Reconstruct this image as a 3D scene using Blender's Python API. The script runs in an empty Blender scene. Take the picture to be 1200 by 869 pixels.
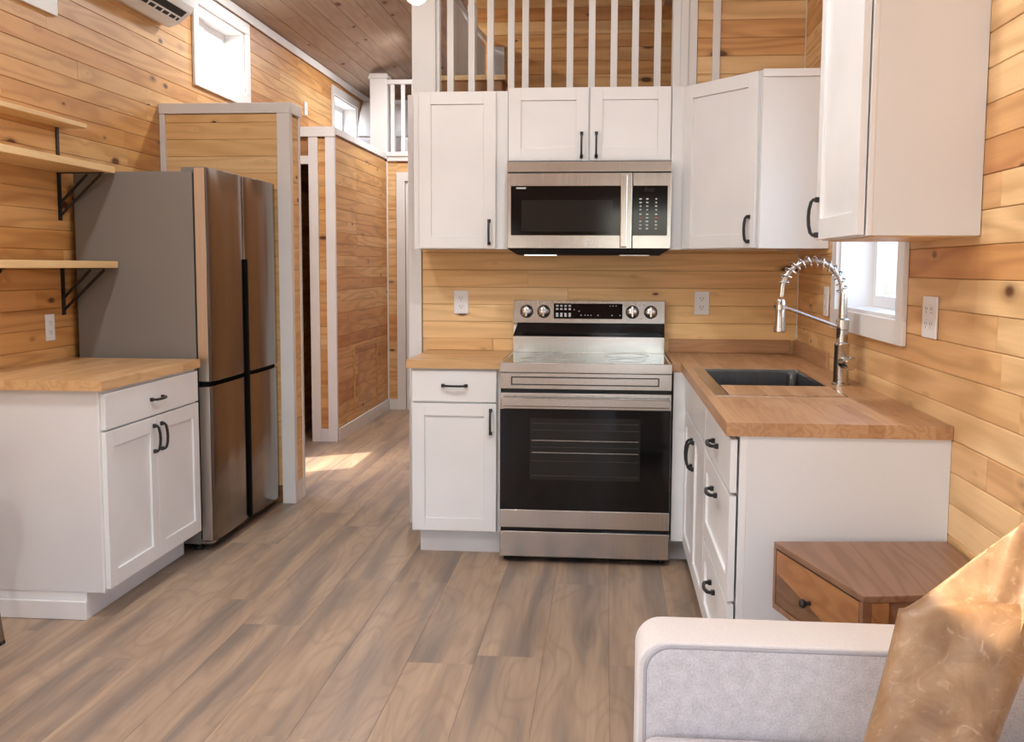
import bpy, bmesh, math, random
from mathutils import Vector, Matrix
random.seed(7)
scene = bpy.context.scene
COL = scene.collection

# ------------------------------------------------------------------ camera
FPX, YAW, PIT, ROL = 1223.755, .09068, .09933, .00431
CAM = Vector((-.9539, -5.3294, 1.3398))
fw = Vector((-math.sin(YAW)*math.cos(PIT), math.cos(YAW)*math.cos(PIT), -math.sin(PIT)))
rt0 = Vector((math.cos(YAW), math.sin(YAW), 0)); up0 = rt0.cross(fw)
rt = rt0*math.cos(ROL)+up0*math.sin(ROL); up = -rt0*math.sin(ROL)+up0*math.cos(ROL)
cd = bpy.data.cameras.new('camera'); cam = bpy.data.objects.new('camera', cd); COL.objects.link(cam)
cd.sensor_fit = 'HORIZONTAL'; cd.sensor_width = 36; cd.lens = FPX/1200*36; cd.clip_start = .02; cd.clip_end = 300
M3 = Matrix((rt, up, -fw)).transposed()
cam.matrix_world = Matrix.Translation(CAM) @ M3.to_4x4()
scene.camera = cam

# ------------------------------------------------------------------ world, sun, exposure
w = bpy.data.worlds.new('sky'); scene.world = w; w.use_nodes = True
nt = w.node_tree; bg = nt.nodes['Background']
sky = nt.nodes.new('ShaderNodeTexSky'); sky.sky_type = 'NISHITA'; sky.sun_disc = False
sky.sun_elevation = math.radians(58); sky.sun_rotation = math.radians(-120); sky.air_density = 1.0; sky.dust_density = 2.5
nt.links.new(sky.outputs[0], bg.inputs['Color']); bg.inputs['Strength'].default_value = 1.35
sd = bpy.data.lights.new('sun', 'SUN'); sd.energy = 9; sd.angle = math.radians(.6); sd.color = (1, .93, .82)
sun = bpy.data.objects.new('sun', sd); COL.objects.link(sun)
sun.rotation_euler = Vector((.45, .3, -1)).to_track_quat('-Z', 'Y').to_euler(); sun.location = (-6, 0, 8)
scene.view_settings.view_transform = 'Standard'; scene.view_settings.look = 'None'
scene.view_settings.gamma = 1; scene.view_settings.use_curve_mapping = False
scene.view_settings.exposure = 0.0

# ------------------------------------------------------------------ materials
def new_mat(name):
    m = bpy.data.materials.new(name); m.use_nodes = True
    t = m.node_tree; return m, t, t.nodes['Principled BSDF']
def N(t, kind, **kw):
    n = t.nodes.new(kind)
    for k, v in kw.items():
        if k in n.inputs: n.inputs[k].default_value = v
        else: setattr(n, k, v)
    return n
def L(t, a, b): t.links.new(a, b)
def math_n(t, op, a, b=None, clamp=False):
    n = t.nodes.new('ShaderNodeMath'); n.operation = op; n.use_clamp = clamp
    for i, x in enumerate((a, b)):
        if x is None: continue
        if isinstance(x, (int, float)): n.inputs[i].default_value = x
        else: t.links.new(x, n.inputs[i])
    return n.outputs[0]
def ramp(t, fac, stops, interp='LINEAR'):
    n = t.nodes.new('ShaderNodeValToRGB'); cr = n.color_ramp; cr.interpolation = interp
    while len(cr.elements) < len(stops): cr.elements.new(.5)
    for e, (p, c) in zip(cr.elements, stops):
        e.position = p; e.color = (*c, 1) if len(c) == 3 else c
    t.links.new(fac, n.inputs[0]); return n.outputs[0]
def mix(t, fac, a, b, mode='MIX'):
    n = t.nodes.new('ShaderNodeMix'); n.data_type = 'RGBA'; n.blend_type = mode
    for i, x in ((0, fac), (6, a), (7, b)):
        if isinstance(x, (int, float)): n.inputs[i].default_value = x
        elif isinstance(x, tuple): n.inputs[i].default_value = (*x, 1) if len(x) == 3 else x
        else: t.links.new(x, n.inputs[i])
    return n.outputs[2]
def vscale(t, v, s):
    n = t.nodes.new('ShaderNodeVectorMath'); n.operation = 'MULTIPLY'; t.links.new(v, n.inputs[0]); n.inputs[1].default_value = s; return n.outputs[0]
def vadd(t, a, b):
    n = t.nodes.new('ShaderNodeVectorMath'); n.operation = 'ADD'; t.links.new(a, n.inputs[0]); t.links.new(b, n.inputs[1]); return n.outputs[0]

def wood(name, tints, dark=.62, knots=True, rough=.45, rings=26, gs=(.55, 6, 6), fine=.3, ringamt=.6, spec=.35, axis='X', rnd=True, knotcol=(.13, .045, .015)):
    """boards of solid wood: long axis of the board is its local X (or Y / Z)"""
    m, t, b = new_mat(name)
    tc = N(t, 'ShaderNodeTexCoord'); oi = N(t, 'ShaderNodeObjectInfo')
    v = tc.outputs['Object']
    if axis != 'X':
        sp = N(t, 'ShaderNodeSeparateXYZ'); L(t, v, sp.inputs[0]); cb = N(t, 'ShaderNodeCombineXYZ')
        o = {'Y': (1, 0, 2), 'Z': (2, 0, 1)}[axis]
        for i in range(3): L(t, sp.outputs[o[i]], cb.inputs[i])
        v = cb.outputs[0]
    r = oi.outputs['Random']
    if rnd:
        cb = N(t, 'ShaderNodeCombineXYZ'); L(t, math_n(t, 'MULTIPLY', r, 91.), cb.inputs[0]); L(t, math_n(t, 'MULTIPLY', r, 57.), cb.inputs[1]); L(t, math_n(t, 'MULTIPLY', r, 33.), cb.inputs[2])
        v = vadd(t, v, cb.outputs[0])
    n1 = N(t, 'ShaderNodeTexNoise', Scale=1.0, Detail=2.0, Roughness=.45); L(t, vscale(t, v, gs), n1.inputs['Vector'])
    val = n1.outputs['Fac']
    if knots:
        vo = N(t, 'ShaderNodeTexVoronoi', Scale=1.0); L(t, vscale(t, v, (4.2, 9.5, 9.5)), vo.inputs['Vector'])
        vo2 = vo.outputs['Distance']
        near = math_n(t, 'POWER', math_n(t, 'SUBTRACT', 1, math_n(t, 'MULTIPLY', vo2, 2.2, True), True), 3)
        val = math_n(t, 'ADD', val, math_n(t, 'MULTIPLY', near, .10))
    s = math_n(t, 'SINE', math_n(t, 'MULTIPLY', val, rings*2.0))
    s = math_n(t, 'ADD', math_n(t, 'MULTIPLY', s, .5), .5)
    s = math_n(t, 'POWER', s, 1.6)
    nf = N(t, 'ShaderNodeTexNoise', Scale=1.0, Detail=3.0); L(t, vscale(t, v, (3.5, 130, 130)), nf.inputs['Vector'])
    nl = N(t, 'ShaderNodeTexNoise', Scale=1.0, Detail=1.0); L(t, vscale(t, v, (.7, 3, 3)), nl.inputs['Vector'])
    base = ramp(t, r, tints)
    darkc = mix(t, 1.0, base, (dark*1.04, dark*.86, dark*.68), 'MULTIPLY')
    c = mix(t, math_n(t, 'MULTIPLY', s, ringamt), base, darkc)
    c = mix(t, math_n(t, 'MULTIPLY', math_n(t, 'SUBTRACT', nf.outputs['Fac'], .35, True), fine*2, True), c, darkc)
    c = mix(t, math_n(t, 'MULTIPLY', math_n(t, 'SUBTRACT', nl.outputs['Fac'], .5, True), .9, True), c, darkc)
    if knots:
        sc = N(t, 'ShaderNodeSeparateColor'); L(t, vo.outputs['Color'], sc.inputs[0])
        gate = math_n(t, 'GREATER_THAN', sc.outputs[0], .38); big = math_n(t, 'ADD', math_n(t, 'MULTIPLY', sc.outputs[1], 1.5), .45)
        vk = math_n(t, 'MULTIPLY', vo2, big)
        k = ramp(t, vk, [(0.0, (1, 1, 1)), (.075, (1, 1, 1)), (.105, (.35, .35, .35)), (.16, (0, 0, 0))])
        c = mix(t, math_n(t, 'MULTIPLY', k, gate), c, knotcol)
    L(t, c, b.inputs['Base Color']); b.inputs['Roughness'].default_value = rough; b.inputs['Specular IOR Level'].default_value = spec
    bp = N(t, 'ShaderNodeBump', Strength=.06, Distance=.002); L(t, nf.outputs['Fac'], bp.inputs['Height']); L(t, bp.outputs[0], b.inputs['Normal'])
    return m

def plain(name, col, rough=.5, metal=0., spec=.5, bump=0, bscale=60, coat=0):
    m, t, b = new_mat(name)
    b.inputs['Base Color'].default_value = (*col, 1); b.inputs['Roughness'].default_value = rough; b.inputs['Metallic'].default_value = metal
    b.inputs['Specular IOR Level'].default_value = spec; b.inputs['Coat Weight'].default_value = coat
    tc = N(t, 'ShaderNodeTexCoord'); no = N(t, 'ShaderNodeTexNoise', Scale=bscale, Detail=2.0); L(t, tc.outputs['Object'], no.inputs['Vector'])
    L(t, ramp(t, no.outputs['Fac'], [(.3, tuple(x*.96 for x in col)), (.7, tuple(min(1, x*1.03) for x in col))]), b.inputs['Base Color'])
    if bump:
        bp = N(t, 'ShaderNodeBump', Strength=bump, Distance=.002); L(t, no.outputs['Fac'], bp.inputs['Height']); L(t, bp.outputs[0], b.inputs['Normal'])
    return m
def steel(name, col, rough=.22, sc=(3, 3, 220), bump=.03, wav=0):
    m, t, b = new_mat(name)
    b.inputs['Metallic'].default_value = 1
    tc = N(t, 'ShaderNodeTexCoord'); no = N(t, 'ShaderNodeTexNoise', Scale=1.0, Detail=3.0); L(t, vscale(t, tc.outputs['Object'], sc), no.inputs['Vector'])
    L(t, ramp(t, no.outputs['Fac'], [(.25, tuple(x*.9 for x in col)), (.75, tuple(min(1, x*1.08) for x in col))]), b.inputs['Base Color'])
    L(t, math_n(t, 'ADD', math_n(t, 'MULTIPLY', no.outputs['Fac'], .12), rough-.05), b.inputs['Roughness'])
    bp = N(t, 'ShaderNodeBump', Strength=bump, Distance=.001); L(t, no.outputs['Fac'], bp.inputs['Height']); nrm = bp.outputs[0]
    if wav:
        n2 = N(t, 'ShaderNodeTexNoise', Scale=1.0, Detail=0.0); L(t, vscale(t, tc.outputs['Object'], (5, 9, 1.2)), n2.inputs['Vector'])
        b2 = N(t, 'ShaderNodeBump', Strength=1., Distance=wav); L(t, n2.outputs['Fac'], b2.inputs['Height']); L(t, nrm, b2.inputs['Normal']); nrm = b2.outputs[0]
    L(t, nrm, b.inputs['Normal'])
    return m
def glass(name, tint=(1, 1, 1)):
    m, t, b = new_mat(name); t.nodes.remove(b)
    out = t.nodes['Material Output']
    tr = N(t, 'ShaderNodeBsdfTransparent'); tr.inputs[0].default_value = (*tint, 1)
    gl = N(t, 'ShaderNodeBsdfGlossy', Roughness=.02); fr = N(t, 'ShaderNodeFresnel', IOR=1.45)
    ge = N(t, 'ShaderNodeNewGeometry'); fa = math_n(t, 'MULTIPLY', fr.outputs[0], math_n(t, 'SUBTRACT', 1, ge.outputs['Backfacing']))
    mx = N(t, 'ShaderNodeMixShader'); L(t, fa, mx.inputs[0]); L(t, tr.outputs[0], mx.inputs[1]); L(t, gl.outputs[0], mx.inputs[2]); L(t, mx.outputs[0], out.inputs[0])
    return m
def emit(name, col, s):
    m, t, b = new_mat(name)
    b.inputs['Base Color'].default_value = (*col, 1); b.inputs['Emission Color'].default_value = (*col, 1); b.inputs['Emission Strength'].default_value = s
    return m

MAT = {}
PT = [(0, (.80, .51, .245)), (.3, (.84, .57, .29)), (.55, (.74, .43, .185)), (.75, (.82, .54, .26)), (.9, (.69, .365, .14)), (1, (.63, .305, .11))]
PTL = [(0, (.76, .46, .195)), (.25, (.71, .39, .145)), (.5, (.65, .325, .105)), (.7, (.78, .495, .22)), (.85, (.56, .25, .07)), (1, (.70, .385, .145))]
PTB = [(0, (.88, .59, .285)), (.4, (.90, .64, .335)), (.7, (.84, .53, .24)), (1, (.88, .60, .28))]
MAT['pine'] = wood('knotty pine boards', PT)
MAT['pine_l'] = wood('amber pine boards', PTL)
MAT['pine_b'] = wood('pale pine boards', PTB, ringamt=.35)
MAT['pine_plain'] = wood('pine backing', [(0, (.40, .20, .08)), (1, (.42, .22, .09))], knots=False, rnd=False)
MAT['pine_ceil'] = wood('grey washed ceiling boards', [(0, (.50, .40, .33)), (.5, (.44, .34, .27)), (1, (.55, .43, .34))], dark=.62, ringamt=.35, rough=.6)
MAT['shelfwood'] = wood('pale shelf wood', [(0, (.80, .58, .30)), (1, (.78, .55, .28))], knots=False, dark=.75, ringamt=.35, axis='Y')
MAT['block_l'] = wood('butcher block honey', [(0, (.62, .37, .17)), (.35, (.72, .47, .24)), (.7, (.55, .31, .13)), (1, (.76, .52, .29))], knots=False, dark=.68, ringamt=.4, rough=.32, gs=(1.2, 10, 10), fine=.3)
MAT['block_r'] = wood('butcher block beech', [(0, (.50, .285, .145)), (.35, (.58, .35, .19)), (.7, (.44, .235, .11)), (1, (.62, .39, .22))], knots=False, dark=.68, ringamt=.55, rough=.32, gs=(1.2, 14, 14), fine=.4)
MAT['acacia'] = wood('oiled acacia wood', [(0, (.25, .125, .068)), (1, (.28, .14, .075))], knots=False, dark=.6, ringamt=.5, rough=.38, gs=(1.2, 12, 12), rings=20)
MAT['acacia_top'] = wood('acacia table top', [(0, (.24, .125, .072)), (1, (.27, .14, .08))], knots=False, dark=.55, ringamt=.6, rough=.36, gs=(1.2, 12, 12), rings=20, axis='Y')
MAT['acacia_light'] = wood('light acacia wood', [(0, (.36, .16, .06)), (1, (.38, .175, .065))], knots=False, dark=.6, ringamt=.5, rough=.38, gs=(1.2, 12, 12), rings=20, axis='Y')
MAT['acacia_dark'] = wood('dark acacia wood', [(0, (.17, .085, .04)), (1, (.19, .095, .045))], knots=False, dark=.5, ringamt=.6, rough=.4, gs=(1.2, 12, 12), rings=20, axis='Y')
MAT['white'] = plain('white painted wood', (.80, .795, .785), .32, bscale=3)
MAT['trim'] = plain('white trim paint', (.78, .765, .75), .38, bscale=4)
MAT['cab_side'] = plain('white laminate side panel', (.74, .735, .73), .3, bscale=2)
MAT['plastic'] = plain('white plastic', (.82, .82, .82), .35, bscale=5)
MAT['slot'] = plain('dark slot', (.05, .045, .04), .6)
MAT['black'] = plain('black powder coated metal', (.012, .012, .013), .42, spec=.5)
MAT['iron'] = plain('grey iron bracket', (.045, .04, .04), .5, metal=.6)
MAT['blackglass'] = plain('black glass', (.004, .004, .005), .07, spec=.38)
MAT['ovenglass'] = plain('smoked oven window', (.016, .016, .0155), .08, spec=.38)
MAT['rubber'] = plain('black rubber', (.01, .01, .01), .7)
MAT['blackrec'] = plain('black recess', (.004, .004, .004), .8, spec=.1)
MAT['steel'] = steel('brushed stainless steel', (.62, .60, .575), .2, (220, 3, 3))
MAT['steel_v'] = steel('stainless steel', (.60, .58, .555), .24)
MAT['fridge'] = steel('fridge door steel', (.235, .205, .18), .17, (3, 260, 3), .02, wav=.004)
MAT['fridge_edge'] = steel('fridge door edge steel', (.66, .60, .54), .32, (200, 3, 3))
MAT['fridge_side'] = plain('grey fridge side', (.215, .20, .185), .42, metal=.25, bscale=1.5)
MAT['nickel'] = steel('brushed nickel', (.58, .54, .49), .22, (3, 3, 90))
MAT['darksteel'] = steel('sink basin steel', (.20, .20, .21), .3, (60, 60, 3))
MAT['glass'] = glass('window glass')
MAT['sash'] = plain('white vinyl sash', (.82, .82, .82), .4, bscale=4)
MAT['lamp'] = emit('warm lamp glass', (1, .80, .52), 14)
MAT['led'] = emit('downlight diffuser', (1, .90, .76), 18)  # diffuser of the added ceiling lamps
MAT['coolled'] = emit('hood lamp lens', (1, .97, .92), 2.2)
MAT['bed'] = plain('white bedding', (.72, .70, .70), .8, bump=.4, bscale=6)
MAT['acdark'] = plain('dark air outlet', (.015, .013, .012), .7)
MAT['icon'] = plain('pale printed icons', (.55, .55, .55), .5)
MAT['redicon'] = plain('red printed icon', (.5, .08, .06), .5)
MAT['ground'] = plain('dry gravel', (.42, .39, .34), .9, bscale=3)
MAT['siding'] = plain('white siding', (.85, .85, .85), .7)
MAT['bronze'] = steel('bronzed steel tube', (.30, .235, .18), .32, (60, 60, 3))
MAT['stoolseat'] = plain('brown stool seat', (.12, .07, .04), .5)

def fabric():
    m, t, b = new_mat('light grey woven upholstery')
    tc = N(t, 'ShaderNodeTexCoord'); n = N(t, 'ShaderNodeTexNoise', Scale=260., Detail=2.0); L(t, tc.outputs['Object'], n.inputs['Vector'])
    n2 = N(t, 'ShaderNodeTexNoise', Scale=45., Detail=3.0); L(t, tc.outputs['Object'], n2.inputs['Vector'])
    f = math_n(t, 'ADD', math_n(t, 'MULTIPLY', n.outputs['Fac'], .6), math_n(t, 'MULTIPLY', n2.outputs['Fac'], .4))
    L(t, ramp(t, f, [(.35, (.43, .39, .375)), (.65, (.60, .55, .535))]), b.inputs['Base Color'])
    b.inputs['Roughness'].default_value = .95; b.inputs['Specular IOR Level'].default_value = .15; b.inputs['Sheen Weight'].default_value = .25
    bp = N(t, 'ShaderNodeBump', Strength=.35, Distance=.001); L(t, f, bp.inputs['Height']); L(t, bp.outputs[0], b.inputs['Normal'])
    return m
MAT['fabric'] = fabric()
MAT['fabric_plain'] = plain('smooth arm upholstery', (.63, .57, .53), .9, spec=.15, bump=.12, bscale=160)
MAT['piping'] = plain('grey seam', (.36, .33, .33), .9)
def leather():
    m, t, b = new_mat('distressed camel leather')
    tc = N(t, 'ShaderNodeTexCoord'); v = tc.outputs['Object']
    n = N(t, 'ShaderNodeTexNoise', Scale=11., Detail=6.0, Roughness=.6, Distortion=.6); L(t, v, n.inputs['Vector'])
    n2 = N(t, 'ShaderNodeTexNoise', Scale=34., Detail=4.0, Distortion=1.5); L(t, v, n2.inputs['Vector'])
    c = ramp(t, n.outputs['Fac'], [(.3, (.19, .095, .042)), (.5, (.27, .15, .072)), (.72, (.38, .235, .125))])
    c = mix(t, math_n(t, 'MULTIPLY', math_n(t, 'SUBTRACT', n2.outputs['Fac'], .58, True), 2.5, True), c, (.56, .39, .24))
    L(t, c, b.inputs['Base Color']); b.inputs['Roughness'].default_value = .42; b.inputs['Specular IOR Level'].default_value = .4
    bp = N(t, 'ShaderNodeBump', Strength=.35, Distance=.006); L(t, n.outputs['Fac'], bp.inputs['Height']); L(t, bp.outputs[0], b.inputs['Normal'])
    return m
MAT['leather'] = leather()
def floor_mat():
    m, t, b = new_mat('vinyl oak floor planks')
    tc = N(t, 'ShaderNodeTexCoord'); oi = N(t, 'ShaderNodeObjectInfo'); r = oi.outputs['Random']
    cb = N(t, 'ShaderNodeCombineXYZ'); L(t, math_n(t, 'MULTIPLY', r, 71.), cb.inputs[0]); L(t, math_n(t, 'MULTIPLY', r, 43.), cb.inputs[1])
    v = vadd(t, tc.outputs['Object'], cb.outputs[0])
    n = N(t, 'ShaderNodeTexNoise', Scale=1., Detail=2.0, Roughness=.45, Distortion=.25); L(t, vscale(t, v, (.75, 8.5, 1)), n.inputs['Vector'])
    c = ramp(t, n.outputs['Fac'], [(.28, (.20, .155, .125)), (.40, (.27, .20, .15)), (.52, (.37, .26, .18)), (.64, (.42, .30, .205)), (.8, (.37, .25, .165))])
    g = N(t, 'ShaderNodeTexNoise', Scale=1., Detail=4.0, Distortion=.6); L(t, vscale(t, v, (3, 60, 1)), g.inputs['Vector'])
    c = mix(t, math_n(t, 'MULTIPLY', math_n(t, 'SUBTRACT', g.outputs['Fac'], .45, True), 2.2, True), c, mix(t, 1., c, (.72, .68, .66), 'MULTIPLY'))
    n3 = N(t, 'ShaderNodeTexNoise', Scale=1., Detail=1.0); L(t, vscale(t, v, (1.1, 5, 1)), n3.inputs['Vector'])
    s = math_n(t, 'POWER', math_n(t, 'ADD', math_n(t, 'MULTIPLY', math_n(t, 'SINE', math_n(t, 'MULTIPLY', n3.outputs['Fac'], 70.)), .5), .5), 5)
    c = mix(t, math_n(t, 'MULTIPLY', s, .28), c, (.20, .14, .10))
    c = mix(t, 1., c, ramp(t, r, [(0, (.93, .94, .95)), (.5, (1, 1, 1)), (1, (1.05, 1.03, .98))]), 'MULTIPLY')
    L(t, c, b.inputs['Base Color']); b.inputs['Roughness'].default_value = .42; b.inputs['Specular IOR Level'].default_value = .35
    bp = N(t, 'ShaderNodeBump', Strength=.1, Distance=.001); L(t, g.outputs['Fac'], bp.inputs['Height']); L(t, bp.outputs[0], b.inputs['Normal'])
    return m
MAT['floor'] = floor_mat()

# ------------------------------------------------------------------ mesh helpers
class MB:
    def __init__(s): s.v = []; s.f = []
    def box(s, x0, x1, y0, y1, z0, z1):
        x0, x1 = sorted((x0, x1)); y0, y1 = sorted((y0, y1)); z0, z1 = sorted((z0, z1))
        n = len(s.v)
        s.v += [(x, y, z) for z in (z0, z1) for y in (y0, y1) for x in (x0, x1)]
        s.f += [tuple(n+i for i in q) for q in ((0, 2, 3, 1), (4, 5, 7, 6), (0, 1, 5, 4), (2, 6, 7, 3), (0, 4, 6, 2), (1, 3, 7, 5))]
        return s
    def hexa(s, bot, top):            # two quads (CCW from above) -> closed solid
        n = len(s.v); s.v += [tuple(p) for p in bot]+[tuple(p) for p in top]; k = len(bot)
        s.f.append(tuple(n+i for i in reversed(range(k)))); s.f.append(tuple(n+k+i for i in range(k)))
        for i in range(k):
            j = (i+1) % k; s.f.append((n+i, n+j, n+k+j, n+k+i))
        return s
    def prism(s, poly, axis, a0, a1):  # poly of 2D points extruded along axis
        def P(p, a):
            return {'x': (a, p[0], p[1]), 'y': (p[0], a, p[1]), 'z': (p[0], p[1], a)}[axis]
        return s.hexa([P(p, a0) for p in poly], [P(p, a1) for p in poly])
    def sweep(s, pts, r, n=8, sq=False, caps=True, radii=None, ref=(0, 0, 1)):
        pts = [Vector(p) for p in pts]; base = len(s.v); K = len(pts); prev = None
        for i, p in enumerate(pts):
            d = (pts[min(i+1, K-1)]-pts[max(i-1, 0)]).normalized()
            if prev is None:
                a = Vector(ref)
                if abs(a.dot(d)) > .95: a = Vector((1, 0, 0)) if abs(d.x) < .9 else Vector((0, 1, 0))
                u = (a-d*a.dot(d)).normalized()
            else: u = (prev-d*prev.dot(d)).normalized()
            prev = u; q = d.cross(u); rr = radii[i] if radii else r
            for k in range(n):
                an = 2*math.pi*(k+(.5 if sq else 0))/n
                s.v.append(tuple(p+(u*math.cos(an)+q*math.sin(an))*rr))
        for i in range(K-1):
            for k in range(n):
                a = base+i*n+k; b = base+i*n+(k+1) % n
                s.f.append((a, b, b+n, a+n))
        if caps:
            s.f.append(tuple(base+k for k in reversed(range(n)))); s.f.append(tuple(base+(K-1)*n+k for k in range(n)))
        return s
    def lathe(s, prof, c, n=24, axis=(0, 0, 1)):
        pts = [Vector(c)+Vector(axis).normalized()*h for r, h in prof]
        ax = Vector(axis).normalized(); a = Vector((1, 0, 0)) if abs(ax.x) < .9 else Vector((0, 1, 0))
        u = (a-ax*a.dot(ax)).normalized(); q = ax.cross(u); base = len(s.v)
        for (r, h), p in zip(prof, pts):
            for k in range(n):
                an = 2*math.pi*k/n; s.v.append(tuple(p+(u*math.cos(an)+q*math.sin(an))*r))
        for i in range(len(prof)-1):
            for k in range(n):
                a = base+i*n+k; b = base+i*n+(k+1) % n; s.f.append((a, b, b+n, a+n))
        s.f.append(tuple(base+k for k in reversed(range(n)))); s.f.append(tuple(base+(len(prof)-1)*n+k for k in range(n)))
        return s
    def xf(s, fn): s.v = [tuple(fn(Vector(p))) for p in s.v]; return s

PW = {}          # world position of every parent (unrotated frame)
def mk(name, mb, mat, parent=None, bevel=0, smooth=False, seg=2, subsurf=0):
    lo = [min(p[i] for p in mb.v) for i in range(3)]; hi = [max(p[i] for p in mb.v) for i in range(3)]
    c = Vector([(a+b)/2 for a, b in zip(lo, hi)])
    if parent is None: c.z = lo[2]
    me = bpy.data.meshes.new(name); me.from_pydata([tuple(Vector(p)-c) for p in mb.v], [], mb.f)
    bm = bmesh.new(); bm.from_mesh(me); bmesh.ops.recalc_face_normals(bm, faces=bm.faces); bm.to_mesh(me); bm.free()
    me.materials.append(MAT[mat] if isinstance(mat, str) else mat)
    if smooth: me.polygons.foreach_set('use_smooth', [True]*len(me.polygons))
    o = bpy.data.objects.new(name, me); COL.objects.link(o)
    PW[o.name] = c
    if parent is not None:
        o.parent = parent; o.location = c-PW[parent.name]
    else: o.location = c
    if bevel:
        m = o.modifiers.new('bevel', 'BEVEL'); m.width = bevel; m.segments = seg; m.limit_method = 'ANGLE'; m.angle_limit = math.radians(40)
    if subsurf:
        m = o.modifiers.new('subsurf', 'SUBSURF'); m.levels = subsurf; m.render_levels = subsurf
    if smooth:
        m = o.modifiers.new('es', 'EDGE_SPLIT'); m.split_angle = math.radians(42)
    return o
def B(*a): return MB().box(*a)
def tag(o, label=None, cat=None, group=None, kind=None):
    if label: o['label'] = label
    if cat: o['category'] = cat
    if group: o['group'] = group
    if kind: o['kind'] = kind
    return o
def empty(name, loc, rz=0):
    o = bpy.data.objects.new(name, None); COL.objects.link(o); o.location = loc; o.rotation_euler = (0, 0, rz); o.empty_display_size = .1
    PW[o.name] = Vector(loc); return o
def thing(name, loc, label, cat, group=None, rz=0): return tag(empty(name, loc, rz), label, cat, group)
def struct(name, mb, mat, label=None, cat=None, **k): return tag(mk(name, mb, mat, None, **k), label, cat, None, 'structure')
def sempty(name, loc, label, cat): return tag(empty(name, loc), label, cat, None, 'structure')

_cache = {}
def board(name, parent, centre, Ln, wd, th, mat, rot=None, ch=.0022):
    key = (round(Ln, 3), round(wd, 4), round(th, 4), mat, ch)
    me = _cache.get(key)
    if me is None:
        a, b = wd/2, th/2; c = min(ch, th*.45)
        prof = [(-b+c, -a), (b-c, -a), (b, -a+c), (b, a-c), (b-c, a), (-b+c, a), (-b, a-c), (-b, -a+c)]   # (thickness, width)
        v = [(x, p[0], p[1]) for x in (-Ln/2, Ln/2) for p in prof]; f = [tuple(reversed(range(8))), tuple(range(8, 16))]
        f += [(i, (i+1) % 8, 8+(i+1) % 8, 8+i) for i in range(8)]
        me = bpy.data.meshes.new(name); me.from_pydata(v, [], f)
        bm = bmesh.new(); bm.from_mesh(me); bmesh.ops.recalc_face_normals(bm, faces=bm.faces); bm.to_mesh(me); bm.free()
        me.materials.append(MAT[mat]); _cache[key] = me
    o = bpy.data.objects.new(name, me); COL.objects.link(o); o.parent = parent; o.location = Vector(centre)-PW[parent.name]
    PW[o.name] = Vector(centre)
    if rot: o.rotation_euler = rot
    return o
def subtract(iv, a, b):
    out = []
    for p, q in iv:
        if b <= p or a >= q: out.append((p, q)); continue
        if a > p+.004: out.append((p, a))
        if b < q-.004: out.append((b, q))
    return out
def board_wall(parent, axis, plane, sign, u0, u1, z0, z1, mat, holes=(), pitch=.088, t=.012, lens=(1.5, 3.0), top=None, zoff=0.):
    """tongue and groove boards, each one an object; sign = side of the plane they stick out to"""
    z = z0
    while z < z1-.012:
        zb = min(z+pitch, z1); h = zb-z-.0012
        iv = [(u0, u1)]
        for (a, b, c, d) in holes:
            if min(zb, d)-max(z, c) > .5*(zb-z): iv = subtract(iv, a, b)
        for p, q in iv:
            if top: 
                # shorten where the sloping ceiling cuts in
                while q-p > .05 and top(p) < zb: p += .05
                while q-p > .05 and top(q) < zb: q -= .05
                if q-p < .1: continue
            x = p
            while x < q-.001:
                ln = random.uniform(*lens)*(.35 if x == p and random.random() < .6 else 1)
                e = x+ln
                if q-e < .3: e = q
                e = min(e, q); cu = (x+e)/2; cz = (z+zb)/2; th = t+random.uniform(-.0006, .0006)
                pos = (cu, plane+sign*th/2, cz) if axis == 'x' else (plane+sign*th/2, cu, cz)
                board('plank', parent, pos, round(e-x-.0012, 3), h, th, mat, None if axis == 'x' else (0, 0, math.pi/2))
                x = e
        z = zb
def slab(axis, p0, p1, u0, u1, z0, z1, holes=()):
    mb = MB(); us = sorted({u0, u1, *[h[0] for h in holes], *[h[1] for h in holes]}); zs = sorted({z0, z1, *[h[2] for h in holes], *[h[3] for h in holes]})
    us = [u for u in us if u0 <= u <= u1]; zs = [z for z in zs if z0 <= z <= z1]
    for a, b in zip(us, us[1:]):
        for c, d in zip(zs, zs[1:]):
            mu, mz = (a+b)/2, (c+d)/2
            if any(h[0] < mu < h[1] and h[2] < mz < h[3] for h in holes): continue
            if axis == 'x': mb.box(a, b, p0, p1, c, d)
            else: mb.box(p0, p1, a, b, c, d)
    return mb

XL, XR = -3.45, 0.0            # side walls
YN, YF = -7.6, 6.2             # near and far end walls
RX = (XL+XR)/2; EAVE = 3.05; SL = .25
def ceil_z(x): return EAVE+SL*(x-XL) if x <= RX else EAVE+SL*(XR-x)
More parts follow.
